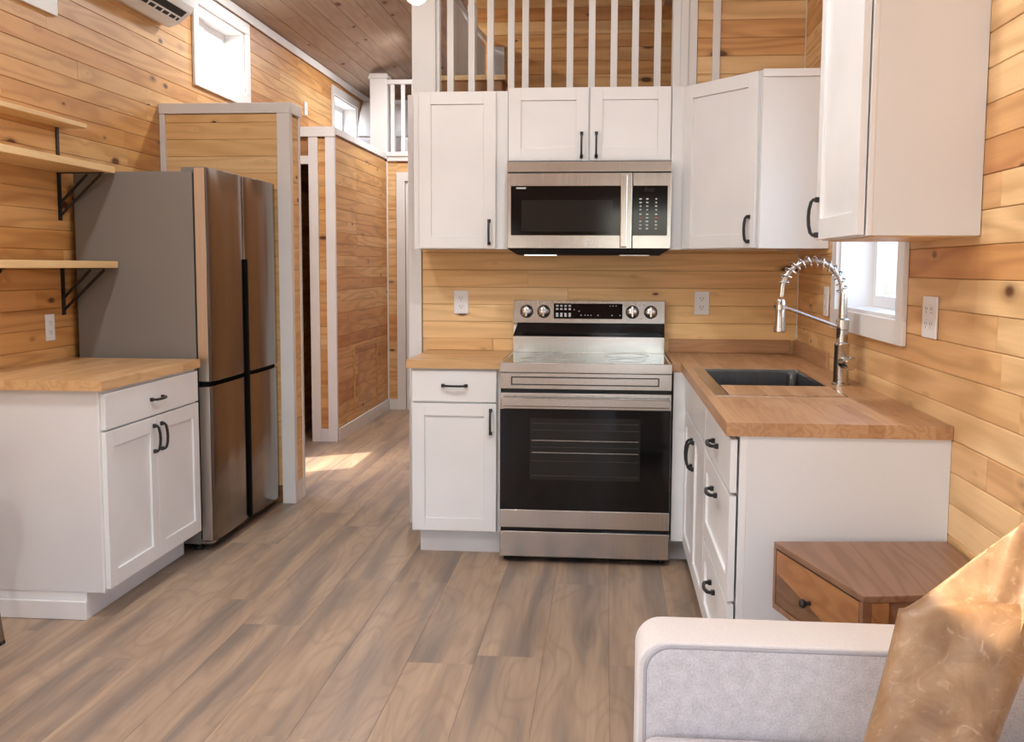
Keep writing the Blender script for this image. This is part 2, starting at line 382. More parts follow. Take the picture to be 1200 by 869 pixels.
# ------------------------------------------------------------------ setting: floor
fl = struct('floor', B(XL-.1, XR+.1, YN-.1, YF+.1, -.1, -.004), 'pine_plain', 'wood look plank floor', 'floor')
PL_W = .2286; Lp = 1.5
rows = [-1.16+PL_W*k for k in range(-10, 6)]
joint = {-2.5316: -1.34, -2.303: -.12, -2.0744: -1.03, -1.8458: -1.04, -1.6172: -1.935, -1.3886: -.35, -1.16: -1.0, -2.7602: -2.0}
for x0 in rows:
    a, b = max(x0, XL), min(x0+PL_W, XR)
    if b-a < .02: continue
    j = [v for k, v in joint.items() if abs(k-x0) < .01]; j = j[0] if j else random.uniform(-2, -.5)
    y = j-Lp*5
    while y < 4.6:
        p, q = max(y, -5.2), min(y+Lp, 4.6); y += Lp
        if q-p < .05: continue
        board('plank', fl, ((a+b)/2, (p+q)/2, -.002), round(q-p-.0004, 3), .004, round(b-a-.0004, 4), 'floor', (0, 0, math.pi/2), ch=.0008)
struct('floor_living', B(XL, XR, YN, -5.2, -.004, 0), 'floor', 'plank floor behind the viewpoint', 'floor')

# ------------------------------------------------------------------ setting: walls
WB = (-1.66, -.80, 2.52, 2.905); W1 = (.92, 1.757, 2.49, 2.905); W2 = (4.08, 4.96, 2.49, 2.88)
DH = (.72, 1.55, 0., 2.2); WNL = (-6.9, -4.3, .35, 2.25)
lw = struct('wall_left', slab('y', XL-.14, XL, YN, YF, 0, EAVE, [WB, W1, W2, DH, WNL]), 'pine_plain', 'amber knotty pine board wall with transom windows', 'wall')
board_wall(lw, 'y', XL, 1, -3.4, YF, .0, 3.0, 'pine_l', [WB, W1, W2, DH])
WR = (-1.86, -.955, 1.175, 2.0); WNR = (-6.2, -4.0, .95, 2.2)
rw = struct('wall_right', slab('y', XR, XR+.14, YN, YF, 0, EAVE, [WR, WNR]), 'pine_plain', 'knotty pine board wall behind the sink', 'wall')
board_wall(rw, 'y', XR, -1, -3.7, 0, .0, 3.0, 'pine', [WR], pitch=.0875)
# wall behind the stove, open above to the loft
kb = struct('wall_back', slab('x', 0, .11, -1.962, XR, 0, 3.4, [(-1.962, -.53, 2.2, 3.4)]), 'pine_plain', 'pale pine board wall behind the range', 'wall')
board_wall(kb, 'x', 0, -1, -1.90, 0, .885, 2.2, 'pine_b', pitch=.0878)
board_wall(kb, 'x', 0, -1, -.53, 0, 2.2, 3.3, 'pine', pitch=.0862, top=ceil_z)
struct('wall_hall_right', slab('y', -1.962, -1.92, .11, 4.3, 0, 2.1), 'pine_plain', 'hall side of the kitchen wall', 'wall')
# near gable wall with glazed doors (behind the viewpoint)
DN = (-1.05, -.1, 0., 2.10); WN = (-3.2, -2.05, .6, 1.75)
nmb = slab('x', YN-.14, YN, XL, XR, 0, EAVE, [DN, WN]); nmb.prism([(XL, EAVE), (XR, EAVE), (RX, EAVE+SL*(RX-XL))], 'y', YN-.14, YN)
struct('wall_near', nmb, 'pine_plain', 'gable wall with a glazed door behind the viewpoint', 'wall')
fmb = B(XL, XR, YF, YF+.14, 0, EAVE); fmb.prism([(XL, EAVE), (XR, EAVE), (RX, EAVE+SL*(RX-XL))], 'y', YF, YF+.14)
fwall = struct('wall_far', fmb, 'pine_plain', 'far pine gable wall behind the bed loft', 'wall')
board_wall(fwall, 'x', YF, -1, XL, -2.2, 2.36, 3.3, 'pine_l', top=ceil_z)
# wall at the end of the hall
DE = (-2.82, -2.06, 0, 2.12)
ew = struct('wall_end', slab('x', 4.3, 4.4, -3.01, -1.92, 0, 2.30, [DE]), 'pine_plain', 'pine wall at the end of the hall', 'wall')
board_wall(ew, 'x', 4.3, -1, -3.01, -2.9, .1, 2.30, 'pine')
board_wall(ew, 'x', 4.3, -1, -2.9, -1.97, 2.2, 2.30, 'pine')
# closet wall along the hall
CD = (-3.43, -3.19, 0, 2.10)
hw = struct('wall_hall', MB().box(-3.05, -3.01, 2.47, 4.3, 0, 2.30), 'pine_plain', 'pine boarded closet wall along the hall', 'wall')
board_wall(hw, 'y', -3.01, 1, 2.46, 4.288, .1, 2.30, 'pine_l', lens=(1.8, 1.9))
hf = struct('wall_hall_front', slab('x', 2.452, 2.50, XL+.012, -3.01, 0, 2.30, [CD]), 'pine_plain', 'narrow closet front with doorway beside the hall', 'wall')
board_wall(hf, 'x', 2.452, -1, -3.125, -3.06, .0, 2.30, 'pine_l')
struct('floor_closet_loft', B(XL+.012, -3.01, 2.44, 4.3, 2.30, 2.32), 'pine_plain', 'boarded top of the hall closet', 'floor')
struct('floor_bed_loft', B(XL, XR, 4.3, YF, 2.30, 2.34), 'pine_plain', 'floor of the bed loft', 'floor')
struct('floor_kitchen_loft', B(-1.92, XR, .11, 4.3, 2.10, 2.2), 'pine_plain', 'floor of the loft over the kitchen', 'floor')
lb = struct('wall_loft', slab('x', 1.95, 2.0, -1.92, XR, 2.2, 3.05), 'pine_plain', 'dark pine wall at the back of the loft', 'wall')
board_wall(lb, 'x', 1.95, -1, -1.90, -.2, 2.2, 3.4, 'pine_l', pitch=.0885, top=lambda x: ceil_z(x)-.02)
# ceiling: two slopes, roof with eaves
ang = math.atan(SL)
def slope_pts(xa, xb, off0, off1, y0, y1):
    za, zb = ceil_z(xa) if xa <= XR else EAVE-SL*(xa-XR), ceil_z(xb) if xb <= XR else EAVE-SL*(xb-XR)
    if xa < XL: za = EAVE+SL*(xa-XL)
    return MB().prism([(xa, za+off0), (xb, zb+off0), (xb, zb+off1), (xa, za+off1)], 'y', y0, y1)
cl = struct('ceiling', slope_pts(XL-.24, RX, .02, .14, YN-.4, YF+.4), 'pine_ceil', 'grey washed plank ceiling sloping up from the eave', 'ceiling')
struct('ceiling_right', slope_pts(RX, XR+.55, .02, .14, YN-.4, YF+.4), 'pine_ceil', 'other slope of the plank ceiling', 'ceiling')
cw = .138; k = 0; xs = XL
while xs < RX-.05:
    xe = min(xs+cw*math.cos(ang), RX); xm = (xs+xe)/2; y = -1.5+random.uniform(-1.2, 0)
    while y < YF:
        ln = random.uniform(2, 3.6); a, b = max(y, -1.5), min(y+ln, YF); y += ln
        if b-a < .1: continue
        o = board('plank', cl, (xm, (a+b)/2, ceil_z(xm)+.012), round(b-a-.001, 3), .012, round(cw-.0015, 4), 'pine_ceil', None, ch=.002)
        o.rotation_euler = (Matrix.Rotation(-ang, 3, 'Y') @ Matrix.Rotation(math.pi/2, 3, 'Z')).to_euler()
    xs = xe

# ------------------------------------------------------------------ trims
def trim(n, mb, label, mat='trim', bevel=.002): return struct('trim_%d' % n, mb, mat, label, 'trim', bevel=bevel)
trim(1, B(XL+.013, XL+.03, -3.4, YF-.013, 2.995, 3.055), 'white crown strip along the left eave')
trim(2, MB().prism([(XL+.013, 3.01), (RX, 3.01+SL*1.71), (RX, 3.065+SL*1.71), (XL+.013, 3.065)], 'y', YF-.03, YF-.0125), 'white crown strip on the far gable')
trim(3, B(-.014, 0, -.03, -.0125, .99, 3.0), 'thin white corner strip behind the faucet')
trim(4, B(-1.966, -1.905, -.02, .0, 0, 2.2).box(-1.972, -1.9625, -.02, .12, 0, 2.2), 'white corner casing at the end of the kitchen wall')
trim(5, B(-1.905, -1.53, -.021, -.0125, .914, .974), 'pine upstand strip left of the range', 'pine_b', 0) if False else None

# partition beside the fridge
pw = sempty('wall_partition', (-3.05, .45, 0), 'low white framed pine partition beside the fridge', 'wall')
mk('core', B(XL+.013, -2.712, .374, .535, 0, 2.17), 'pine_plain', pw)
board_wall(pw, 'x', .374, -1, XL+.045, -2.77, 0.1, 2.17, 'pine_b', pitch=.092)
mk('post', B(-2.772, -2.698, .352, .40, 0, 2.172), 'trim', pw, bevel=.002)
mk('post', B(-2.75, -2.698, .515, .552, 0, 2.172), 'trim', pw, bevel=.002)
z = .12
while z < 2.1:
    board('plank', pw, (-2.707, .4575, z+.06), .114, .118, .010, 'pine_b', (0, 0, math.pi/2)); z += .12
mk('end_base', B(-2.7115, -2.70, .4, .515, 0, .12), 'trim', pw)
mk('corner_strip', B(XL+.0135, XL+.045, .352, .373, 0, 2.172), 'trim', pw, bevel=.002)
mk('top_trim', B(XL+.0135, -2.698, .345, .373, 2.172, 2.225), 'trim', pw, bevel=.002)
mk('cap', B(XL+.0135, -2.690, .374, .56, 2.172, 2.232), 'trim', pw, bevel=.002)

# hall posts and caps
tr = sempty('trim_6', (-3.1, 2.45, 0), 'white posts and sloping cap of the hall closet', 'trim')
mk('post', B(-3.196, -3.125, 2.425, 2.452, 0, 2.30), 'trim', tr, bevel=.002)
mk('post', B(-3.068, -2.997, 2.425, 2.4595, 0, 2.30), 'trim', tr, bevel=.002)
mk('front_cap', B(XL+.013, -2.992, 2.415, 2.455, 2.3, 2.372), 'trim', tr, bevel=.002)
mk('side_cap', B(-3.05, -2.990, 2.456, 4.3, 2.32, 2.372), 'trim', tr, bevel=.002)
mk('end_cap', B(-2.990, -1.95, 4.26, 4.32, 2.345, 2.385).box(-2.99, -1.95, 4.27, 4.30, 2.302, 2.345), 'trim', tr, bevel=.002)
mk('corner_strip', B(-2.997, -2.985, 4.275, 4.287, .1, 2.30), 'trim', tr)
mk('head_trim', B(-3.43, -3.196, 2.43, 2.452, 2.1, 2.16), 'trim', tr)
mk('strip_base', B(-3.124, -3.069, 2.43, 2.4395, 0, .10), 'trim', tr)
struct('baseboard_hall', B(-2.9975, -2.983, 2.46, 4.27, 0, .1), 'trim', 'white baseboard along the hall closet', 'baseboard', bevel=.002)
struct('baseboard_end', B(-2.983, -2.905, 4.272, 4.2875, 0, .1), 'trim', 'white baseboard at the end of the hall', 'baseboard', bevel=.002)
# access hatch outlined on the hall wall
hatch = sempty('trim_7', (-2.99, 3.4, .15), 'pine access hatch set in the hall wall', 'trim')
for a in ((2.95, 2.985, .15, .70), (3.78, 3.815, .15, .70), (2.985, 3.78, .665, .70)):
    mk('frame_strip', B(-2.9978, -2.990, a[0], a[1], a[2], a[3]), 'pine_l', hatch, bevel=.001)

# ------------------------------------------------------------------ windows
def window(n, axis, plane, out, hole, label, casing=.075, panes=2, depth=.10):
    """out = +1/-1 direction to the outside along the wall normal"""
    u0, u1, z0, z1 = hole; inn = -out
    r = sempty('window_%d' % n, (plane, (u0+u1)/2, z0) if axis == 'y' else ((u0+u1)/2, plane, z0), label, 'window')
    def bx(p0, p1, a, b, c, d):
        return B(p0, p1, a, b, c, d) if axis == 'y' else B(a, b, p0, p1, c, d)
    f0, f1 = plane+inn*.0135, plane+inn*.030
    c = casing
    mk('casing', bx(f0, f1, u0-c, u1+c, z1, z1+c), 'trim', r, bevel=.002); mk('casing', bx(f0, f1, u0-c, u1+c, z0-c, z0), 'trim', r, bevel=.002)
    mk('casing', bx(f0, f1, u0-c, u0, z0, z1), 'trim', r, bevel=.002); mk('casing', bx(f0, f1, u1, u1+c, z0, z1), 'trim', r, bevel=.002)
    t = .012; j0, j1 = plane+inn*.0134, plane+out*.135
    mk('reveal', bx(j0, j1, u0, u0+t, z0, z1), 'trim', r); mk('reveal', bx(j0, j1, u1-t, u1, z0, z1), 'trim', r)
    mk('reveal', bx(j0, j1, u0+t, u1-t, z1-t, z1), 'trim', r); mk('sill', bx(j0, j1, u0+t, u1-t, z0, z0+t), 'trim', r)
    a0, a1, b0, b1 = u0+t, u1-t, z0+t, z1-t; w_ = (a1-a0)/panes
    for i in range(panes):
        s0, s1 = a0+i*w_, a0+(i+1)*w_; q = plane+out*(depth+.018*(i % 2)); fr = .045
        m = bx(q, q+out*.03, s0, s0+fr, b0, b1)
        for g in (bx(q, q+out*.03, s1-fr, s1, b0, b1), bx(q, q+out*.03, s0+fr, s1-fr, b0, b0+fr), bx(q, q+out*.03, s0+fr, s1-fr, b1-fr, b1)):
            k_ = len(m.v); m.v += g.v; m.f += [tuple(k_+x for x in ff) for ff in g.f]
        sash = mk('sash', m, 'sash', r, bevel=.002)
        mk('pane', bx(q+out*.012, q+out*.018, s0+fr, s1-fr, b0+fr, b1-fr), 'glass', sash)
    return r
window(1, 'y', XL, -1, WB, 'white cased transom window above the open shelves')
window(2, 'y', XL, -1, W1, 'white cased sliding transom window beside the air conditioner')
window(3, 'y', XL, -1, W2, 'small white cased window near the bed loft')
window(4, 'y', XR, 1, WR, 'white cased window over the kitchen sink', casing=.08)
window(5, 'y', XL, -1, WNL, 'added wide daylight window in the living end of the left wall', panes=3)  # unseen window, added to let in more daylight
window(6, 'y', XR, 1, WNR, 'added daylight window over the sofa')  # out of view, put in to brighten the room with daylight
# hall side door (glazed)
d1 = sempty('door_1', (XL-.05, 1.13, 0), 'glazed side door opening off the hall', 'door')
g = (.82, 1.45, .30, 2.02)
mk('door_slab', slab('y', XL-.10, XL-.055, DH[0]+.01, DH[1]-.01, .01, 2.19, [g]), 'white', d1)
mk('pane', B(XL-.081, XL-.075, *g), 'glass', d1)
mk('door_handle', MB().sweep([(XL-.055, .79, 1.0), (XL-.01, .79, 1.0), (XL-.005, .88, 1.0)], .009), 'black', d1)
for a in ((DH[0]-.075, DH[0]), (DH[1], DH[1]+.075)): mk('casing', B(XL+.0135, XL+.03, a[0], a[1], 0, 2.2), 'trim', d1, bevel=.002)
mk('casing', B(XL+.0135, XL+.03, DH[0]-.075, DH[1]+.075, 2.2, 2.275), 'trim', d1, bevel=.002)
# hall end door
d2 = sempty('door_2', (-2.44, 4.3, 0), 'white door with black hinges at the end of the hall', 'door')
mk('casing', B(-2.905, -2.825, 4.268, 4.2995, 0, 2.20), 'trim', d2, bevel=.002)
mk('casing', B(-2.825, -1.975, 4.268, 4.2995, 2.12, 2.20), 'trim', d2, bevel=.002)
mk('jamb', B(-2.8195, -2.795, 4.285, 4.395, 0, 2.12), 'trim', d2)
mk('door_slab', B(-2.790, -2.07, 4.325, 4.365, .01, 2.11), 'trim', d2, bevel=.002)
for hz in (.93, 1.757): mk('hinge', B(-2.80, -2.778, 4.300, 4.3245, hz, hz+.088), 'black', d2, bevel=.001)
mk('knob', MB().lathe([(.012, 0), (.012, .03), (.027, .035), (.03, .05), (.02, .065)], (-2.12, 4.325, 1.0), 20, (0, -1, 0)), 'black', d2, smooth=True)
# glazed doors in the near wall
window(7, 'x', YN, -1, WN, 'window in the gable wall behind the viewpoint')
d3 = sempty('door_3', (-.57, YN-.05, 0), 'glazed door behind the viewpoint', 'door')
for a, b in ((-1.04, -.11),):
    gg = (a+.08, b-.06, .2, 2.0)
    s_ = mk('door_leaf', slab('x', YN-.10, YN-.05, a, b, .01, 2.09, [gg]), 'white', d3)
    mk('pane', B(gg[0], gg[1], YN-.08, YN-.072, gg[2], gg[3]), 'glass', s_)

# ------------------------------------------------------------------ outside
struct('ground_outside', B(-60, 60, -60, 60, -.35, -.3), 'ground', 'dry gravel ground outside', 'ground')
nb = sempty('wall_outside', (4.3, -1, -.3), 'white sided outbuilding outside the sink window', 'wall')
mk('siding_core', B(4.35, 7, -6, 5, -.3, 2.9), 'siding', nb)
for i in range(28): mk('batten', B(4.32, 4.3495, -5.9+.4*i, -5.85+.4*i, -.3, 2.9), 'siding', nb)

# ------------------------------------------------------------------ cabinet hardware
class Fr:
    """front-plane frame: a along the face, d outwards, z up"""
    def __init__(s, o, r, n): s.o = Vector(o); s.r = Vector(r).normalized(); s.n = Vector(n).normalized()
    def __call__(s, mb): return mb.xf(lambda p: s.o+s.r*p.x+s.n*p.y+Vector((0, 0, p.z)))
def pull(fr, parent, a, z, d, vertical=True, ln=.118):
    h = ln/2-.006
    path = [(-h, 0), (-h, .017), (-h*.86, .0235), (-h*.45, .0285), (0, .030), (h*.45, .0285), (h*.86, .0235), (h, .017), (h, 0)]
    pts = [((a, d+q, z+p) if vertical else (a+p, d+q, z)) for p, q in path]
    mb = MB().sweep(pts, .0068, 4, sq=True, ref=(1, 0, 0) if vertical else (0, 0, 1))
    for s_ in (-h, h):
        if vertical: mb.box(a-.0075, a+.0075, d, d+.012, z+s_-.008, z+s_+.008)
        else: mb.box(a+s_-.008, a+s_+.008, d, d+.012, z-.0075, z+.0075)
    return mk('handle', fr(mb), 'black', parent, bevel=.0012)
def shaker(fr, parent, a0, a1, z0, z1, name='door', d0=.001, t=.019, st=.062, pullspec=None, mat='white'):
    mb = MB().box(a0, a0+st, d0, d0+t, z0, z1).box(a1-st, a1, d0, d0+t, z0, z1).box(a0+st, a1-st, d0, d0+t, z0, z0+st).box(a0+st, a1-st, d0, d0+t, z1-st, z1)
    o = mk(name, fr(mb), mat, parent, bevel=.0012)
    mk('panel', fr(MB().box(a0+st+.0005, a1-st-.0005, d0+.001, d0+t-.0085, z0+st+.0005, z1-st-.0005)), mat, o)
    if pullspec: pull(fr, o, pullspec[0], pullspec[1], d0+t, pullspec[2])
    return o
def slabfront(fr, parent, a0, a1, z0, z1, name='drawer', d0=.001, t=.019, pullspec=None):
    o = mk(name, fr(MB().box(a0, a1, d0, d0+t, z0, z1)), 'white', parent, bevel=.002)
    if pullspec: pull(fr, o, pullspec[0], pullspec[1], d0+t, pullspec[2])
    return o

def staves(parent, x0, x1, y0, y1, z0, z1, mat, axis='y', sw=.042, lens=(.35, .8), hole=None):
    """butcher block made of glued staves; hole=(x0,x1,y0,y1) for the sink"""
    U0, U1, V0, V1 = (x0, x1, y0, y1) if axis == 'y' else (y0, y1, x0, x1)     # U across, V along
    edges = [U0]
    marks = [U1] if not hole else ([hole[0], hole[1], U1] if axis == 'y' else [hole[2], hole[3], U1])
    for m in marks:
        n = max(1, round((m-edges[-1])/sw)); s = edges[-1]
        for i in range(1, n+1): edges.append(s+(m-s)*i/n)
    for a, b in zip(edges, edges[1:]):
        iv = [(V0, V1)]
        if hole:
            hu, hv = ((hole[0], hole[1]), (hole[2], hole[3])) if axis == 'y' else ((hole[2], hole[3]), (hole[0], hole[1]))
            if hu[0]-1e-6 <= a and b <= hu[1]+1e-6: iv = subtract(iv, *hv)
        for p, q in iv:
            v = p; first = True
            while v < q-.001:
                e = v+random.uniform(*lens)*(random.uniform(.3, 1) if first else 1); first = False
                if q-e < .12: e = q
                e = min(e, q); th = z1-z0
                c = ((a+b)/2, (v+e)/2, (z0+z1)/2) if axis == 'y' else ((v+e)/2, (a+b)/2, (z0+z1)/2)
                board('stave', parent, c, round(e-v-.0002, 3), round(th, 4), round(b-a-.0002, 4), mat, (0, 0, math.pi/2) if axis == 'y' else None, ch=.0003)
                v = e

# ------------------------------------------------------------------ left base cabinet and counter
t = thing('base_cabinet', (-3.12, -1.18, 0), 'wide white base cabinet with one drawer and two doors beside the fridge', 'cabinet')
XF = -2.840
mk('body', B(XL+.013, XF, -1.635, -.722, .105, .875), 'cab_side', t, bevel=.001)
mk('toe_kick', B(XL+.02, -2.906, -1.633, -.724, .0005, .105), 'white', t)
mk('base_trim', B(XL+.02, -2.904, -1.648, -1.6355, .0005, .072), 'trim', t, bevel=.003)
mk('face_frame', B(XF, XF+.006, -1.635, -.722, .105, .875), 'white', t)
fr = Fr((XF+.006, -1.635, 0), (0, 1, 0), (1, 0, 0)); Wc = .913
slabfront(fr, t, .012, Wc-.012, .725, .862, pullspec=(Wc/2, .792, False))
shaker(fr, t, .012, Wc/2-.0015, .118, .717, pullspec=(Wc/2-.036, .628, True))
shaker(fr, t, Wc/2+.0015, Wc-.012, .118, .717, pullspec=(Wc/2+.036, .628, True))
t = thing('countertop', (-3.13, -1.19, .876), 'honey butcher block countertop beside the fridge', 'countertop')
staves(t, XL+.0135, -2.808, -1.6576, -.716, .876, .914, 'block_l', 'y')

# ------------------------------------------------------------------ base cabinet left of the range
t = thing('base_cabinet', (-1.64, -.3, 0), 'narrow white base cabinet with one drawer and one door left of the range', 'cabinet')
mk('body', B(-1.852, -1.436, -.585, -.02, .11, .875), 'cab_side', t, bevel=.001)
mk('toe_kick', B(-1.822, -1.436, -.535, -.02, .0005, .11), 'white', t)
mk('face_frame', B(-1.852, -1.436, -.591, -.585, .11, .875), 'white', t, bevel=.001)
fr = Fr((-1.852, -.591, 0), (1, 0, 0), (0, -1, 0))
slabfront(fr, t, .006, .398, .722, .866, pullspec=(.205, .797, False))
shaker(fr, t, .006, .398, .118, .714, st=.058, pullspec=(.372, .632, True))
t = thing('countertop', (-1.65, -.31, .876), 'short butcher block countertop left of the range', 'countertop')
staves(t, -1.870, -1.4315, -.6253, -.0135, .876, .914, 'block_l', 'x')
t = thing('backsplash_board', (-1.7, -.02, .914), 'pine upstand board behind the short countertop', 'backsplash')
board('strip', t, (-1.705, -.0225, .9445), .335, .06, .017, 'pine_b')

# ------------------------------------------------------------------ sink run
YE = -2.4256
t = thing('sink_cabinet', (-.29, -1.2, 0), 'white sink base run with doors and three drawers ending in a plain panel', 'cabinet')
XFc = -.575
mk('body', B(XFc, -.013, -2.405, -.70, .10, .66).box(XFc, -.55, -2.405, -.70, .66, .875).box(XFc, -.013, -2.405, -1.90, .66, .875), 'cab_side', t)
mk('end_panel', B(XFc+.014, -.0135, -2.415, -2.4055, .0005, .875), 'cab_side', t)
mk('filler_panel', B(-.655, XFc-.021, -.66, -.60, .11, .875).box(XFc-.021, XFc, -.70, -.60, .11, .875), 'white', t)
mk('filler_toe', B(-.655, XFc+.05, -.56, -.54, .0005, .11), 'white', t)
mk('toe_kick', B(XFc+.05, -.013, -2.40, -.70, .0005, .10), 'white', t)
mk('face_frame', B(XFc-.006, XFc+.014, -2.415, -2.4055, .10, .875).box(XFc-.006, XFc, -2.4055, -.70, .10, .875), 'white', t, bevel=.001)
fr = Fr((XFc-.006, -.70, 0), (0, -1, 0), (-1, 0, 0))
slabfront(fr, t, .006, .955, .725, .864, name='false_front', d0=.006)
shaker(fr, t, .006, .479, .115, .717, d0=.006, pullspec=(.446, .60, True))
shaker(fr, t, .482, .955, .115, .717, d0=.006, pullspec=(.515, .60, True))
slabfront(fr, t, .965, 1.707, .712, .864, d0=.006, pullspec=(1.336, .790, False))
shaker(fr, t, .965, 1.707, .400, .702, name='drawer', d0=.006, pullspec=(1.336, .635, False))
shaker(fr, t, .965, 1.707, .115, .390, name='drawer', d0=.006, pullspec=(1.336, .325, False))
HOLE = (-.590, -.150, -1.815, -.868)
t = thing('countertop', (-.31, -1.21, .876), 'long butcher block countertop around the sink', 'countertop')
staves(t, -.6206, -.0135, YE, -.0135, .876, .914, 'block_r', 'y', hole=HOLE)
t2 = thing('countertop_filler', (-.643, -.33, .876), 'small butcher block strip between range and sink counter', 'countertop')
staves(t2, -.660, -.6212, -.640, -.0135, .876, .914, 'block_r', 'y', lens=(.5, .8))
t = thing('backsplash_board', (-.33, -.02, .914), 'butcher block upstand behind the corner of the sink counter', 'backsplash')
board('strip', t, (-.343, -.022, .9485), .60, .068, .016, 'block_r')
t = thing('backsplash_board', (-.02, -.35, .914), 'butcher block upstand on the wall between corner and faucet', 'backsplash')
board('strip', t, (-.0215, -.42, .9485), .78, .068, .016, 'block_r', (0, 0, math.pi/2))
# sink
t = thing('sink', (-.37, -1.34, .70), 'rectangular stainless steel sink set in the butcher block', 'sink')
x0, x1, y0, y1 = HOLE; e = .0008; x0 += e; x1 -= e; y0 += e; y1 -= e; rw_ = .044
rim = MB()
for bx in ((x0, x0+rw_, y0, y1), (x1-.012, x1, y0, y1), (x0+rw_, x1-.012, y1-.02, y1), (x0+rw_, x1-.012, y0, y0+.02)): rim.box(bx[0], bx[1], bx[2], bx[3], .905, .9165)
mk('rim', rim, 'steel', t, bevel=.001)
bs = MB()
bi = (x0+rw_, x1-.012, y0+.02, y1-.02); zb = .70
bs.box(bi[0], bi[1], bi[2], bi[3], zb-.004, zb)
bs.box(bi[0]-.004, bi[0], bi[2], bi[3], zb, .905).box(bi[1], bi[1]+.004, bi[2], bi[3], zb, .905).box(bi[0], bi[1], bi[2]-.004, bi[2], zb, .905).box(bi[0], bi[1], bi[3], bi[3]+.004, zb, .905)
mk('basin', bs, 'darksteel', t)
mk('corner_post', MB().lathe([(.022, 0), (.022, .2)], (bi[1]-.02, bi[3]-.02, zb), 16), 'steel_v', t, smooth=True)
mk('drain', MB().lathe([(.045, 0), (.045, .004), (.03, .005)], (-.35, -1.3, zb), 24), 'steel', t, smooth=True)
t = thing('cutting_board', (-.36, -1.66, .906), 'butcher block cutting board fitted over the near end of the sink', 'cutting board')
staves(t, x0+rw_+.002, x1-.014, y0+.003, -1.53, .9167, .9195, 'block_r', 'y', lens=(.5, .6))

# faucet
t = thing('faucet', (-.097, -1.421, .914), 'brushed nickel spring faucet with pull down spray head', 'faucet')
FX, FY = -.097, -1.421
mk('base', MB().lathe([(.034, 0), (.034, .006), (.0275, .010), (.0265, .140), (.028, .143), (.028, .152), (.0205, .156), (.0205, .20), (.0235, .203), (.0235, .238), (.0155, .244), (.0135, .335)], (FX, FY, .9145), 28), 'nickel', t, smooth=True)
arch = [(FX-.003, FY, 1.24)]
cx, cz, R_ = -.211, 1.257, .108
for i in range(0, 25):
    an = math.radians(0+180*i/24); arch.append((cx+R_*math.cos(an), FY, cz+R_*math.sin(an)))
arch += [(-.3205, FY, 1.235)]
mk('hose', MB().sweep(arch, .0085, 12), 'nickel', t, smooth=True)
hel = []; turns = 13; Kk = turns*12
for i in range(Kk+1):
    an = math.radians(-6+172*i/Kk); ph = 2*math.pi*turns*i/Kk
    cpt = Vector((cx+R_*math.cos(an), FY, cz+R_*math.sin(an))); rad = Vector((math.cos(an), 0, math.sin(an)))
    hel.append(tuple(cpt+rad*(.0185*math.cos(ph))+Vector((0, 1, 0))*(.0185*math.sin(ph))))
mk('spring', MB().sweep(hel, .0027, 6), 'steel_v', t, smooth=True)
mk('spray_head', MB().lathe([(.0135, 0), (.0175, -.01), (.0185, -.075), (.0225, -.105), (.0225, -.118), (.016, -.121)], (-.3225, FY, 1.226), 24), 'nickel', t, smooth=True)
mk('spray_button', MB().lathe([(.006, 0), (.006, .006)], (-.339, FY, 1.20), 12, (-1, 0, 0)), 'black', t, smooth=True)
mk('support_arm', MB().sweep([(-.112, FY, 1.126), (-.306, FY, 1.196)], .0062, 10), 'nickel', t, smooth=True)
mk('support_ring', MB().lathe([(.0215, 0), (.0215, .018)], (-.3225, FY, 1.188), 20), 'nickel', t, smooth=True)
mk('lever_hub', MB().lathe([(.021, 0), (.0235, .004), (.0235, .056), (.021, .060)], (FX+.004, FY-.012, .998), 24, (.35, -1, 0)), 'nickel', t, smooth=True)
mk('lever', MB().sweep([(FX-.012, FY, 1.085), (FX-.020, FY-.02, 1.10), (FX-.022, FY-.03, 1.125)], .006, 10, radii=[.007, .006, .004]), 'iron', t, smooth=True)

# ------------------------------------------------------------------ upper cabinets
ZU = 1.4237
t = thing('wall_cabinet', (-1.66, -.17, ZU), 'tall narrow white wall cabinet with one door left of the microwave', 'wall cabinet')
mk('body', B(-1.886, -1.434, -.310, -.0135, ZU, 2.165), 'cab_side', t, bevel=.001)
mk('face_frame', B(-1.886, -1.434, -.316, -.310, ZU, 2.165), 'white', t, bevel=.001)
fr = Fr((-1.886, -.316, 0), (1, 0, 0), (0, -1, 0))
shaker(fr, t, .028, .396, ZU+.004, 2.162, st=.058, pullspec=(.366, 1.504, True))
t = thing('wall_cabinet', (-1.05, -.17, 1.83), 'short white two door wall cabinet above the microwave', 'wall cabinet')
mk('body', B(-1.4325, -.668, -.310, -.0135, 1.8335, 2.178), 'cab_side', t, bevel=.001)
mk('face_frame', B(-1.4325, -.668, -.316, -.310, 1.8335, 2.178), 'white', t, bevel=.001)
fr = Fr((-1.4325, -.316, 0), (1, 0, 0), (0, -1, 0))
shaker(fr, t, .004, .379, 1.838, 2.176, st=.058, pullspec=(.348, 1.910, True))
shaker(fr, t, .3865, .760, 1.838, 2.176, st=.058, pullspec=(.417, 1.910, True))
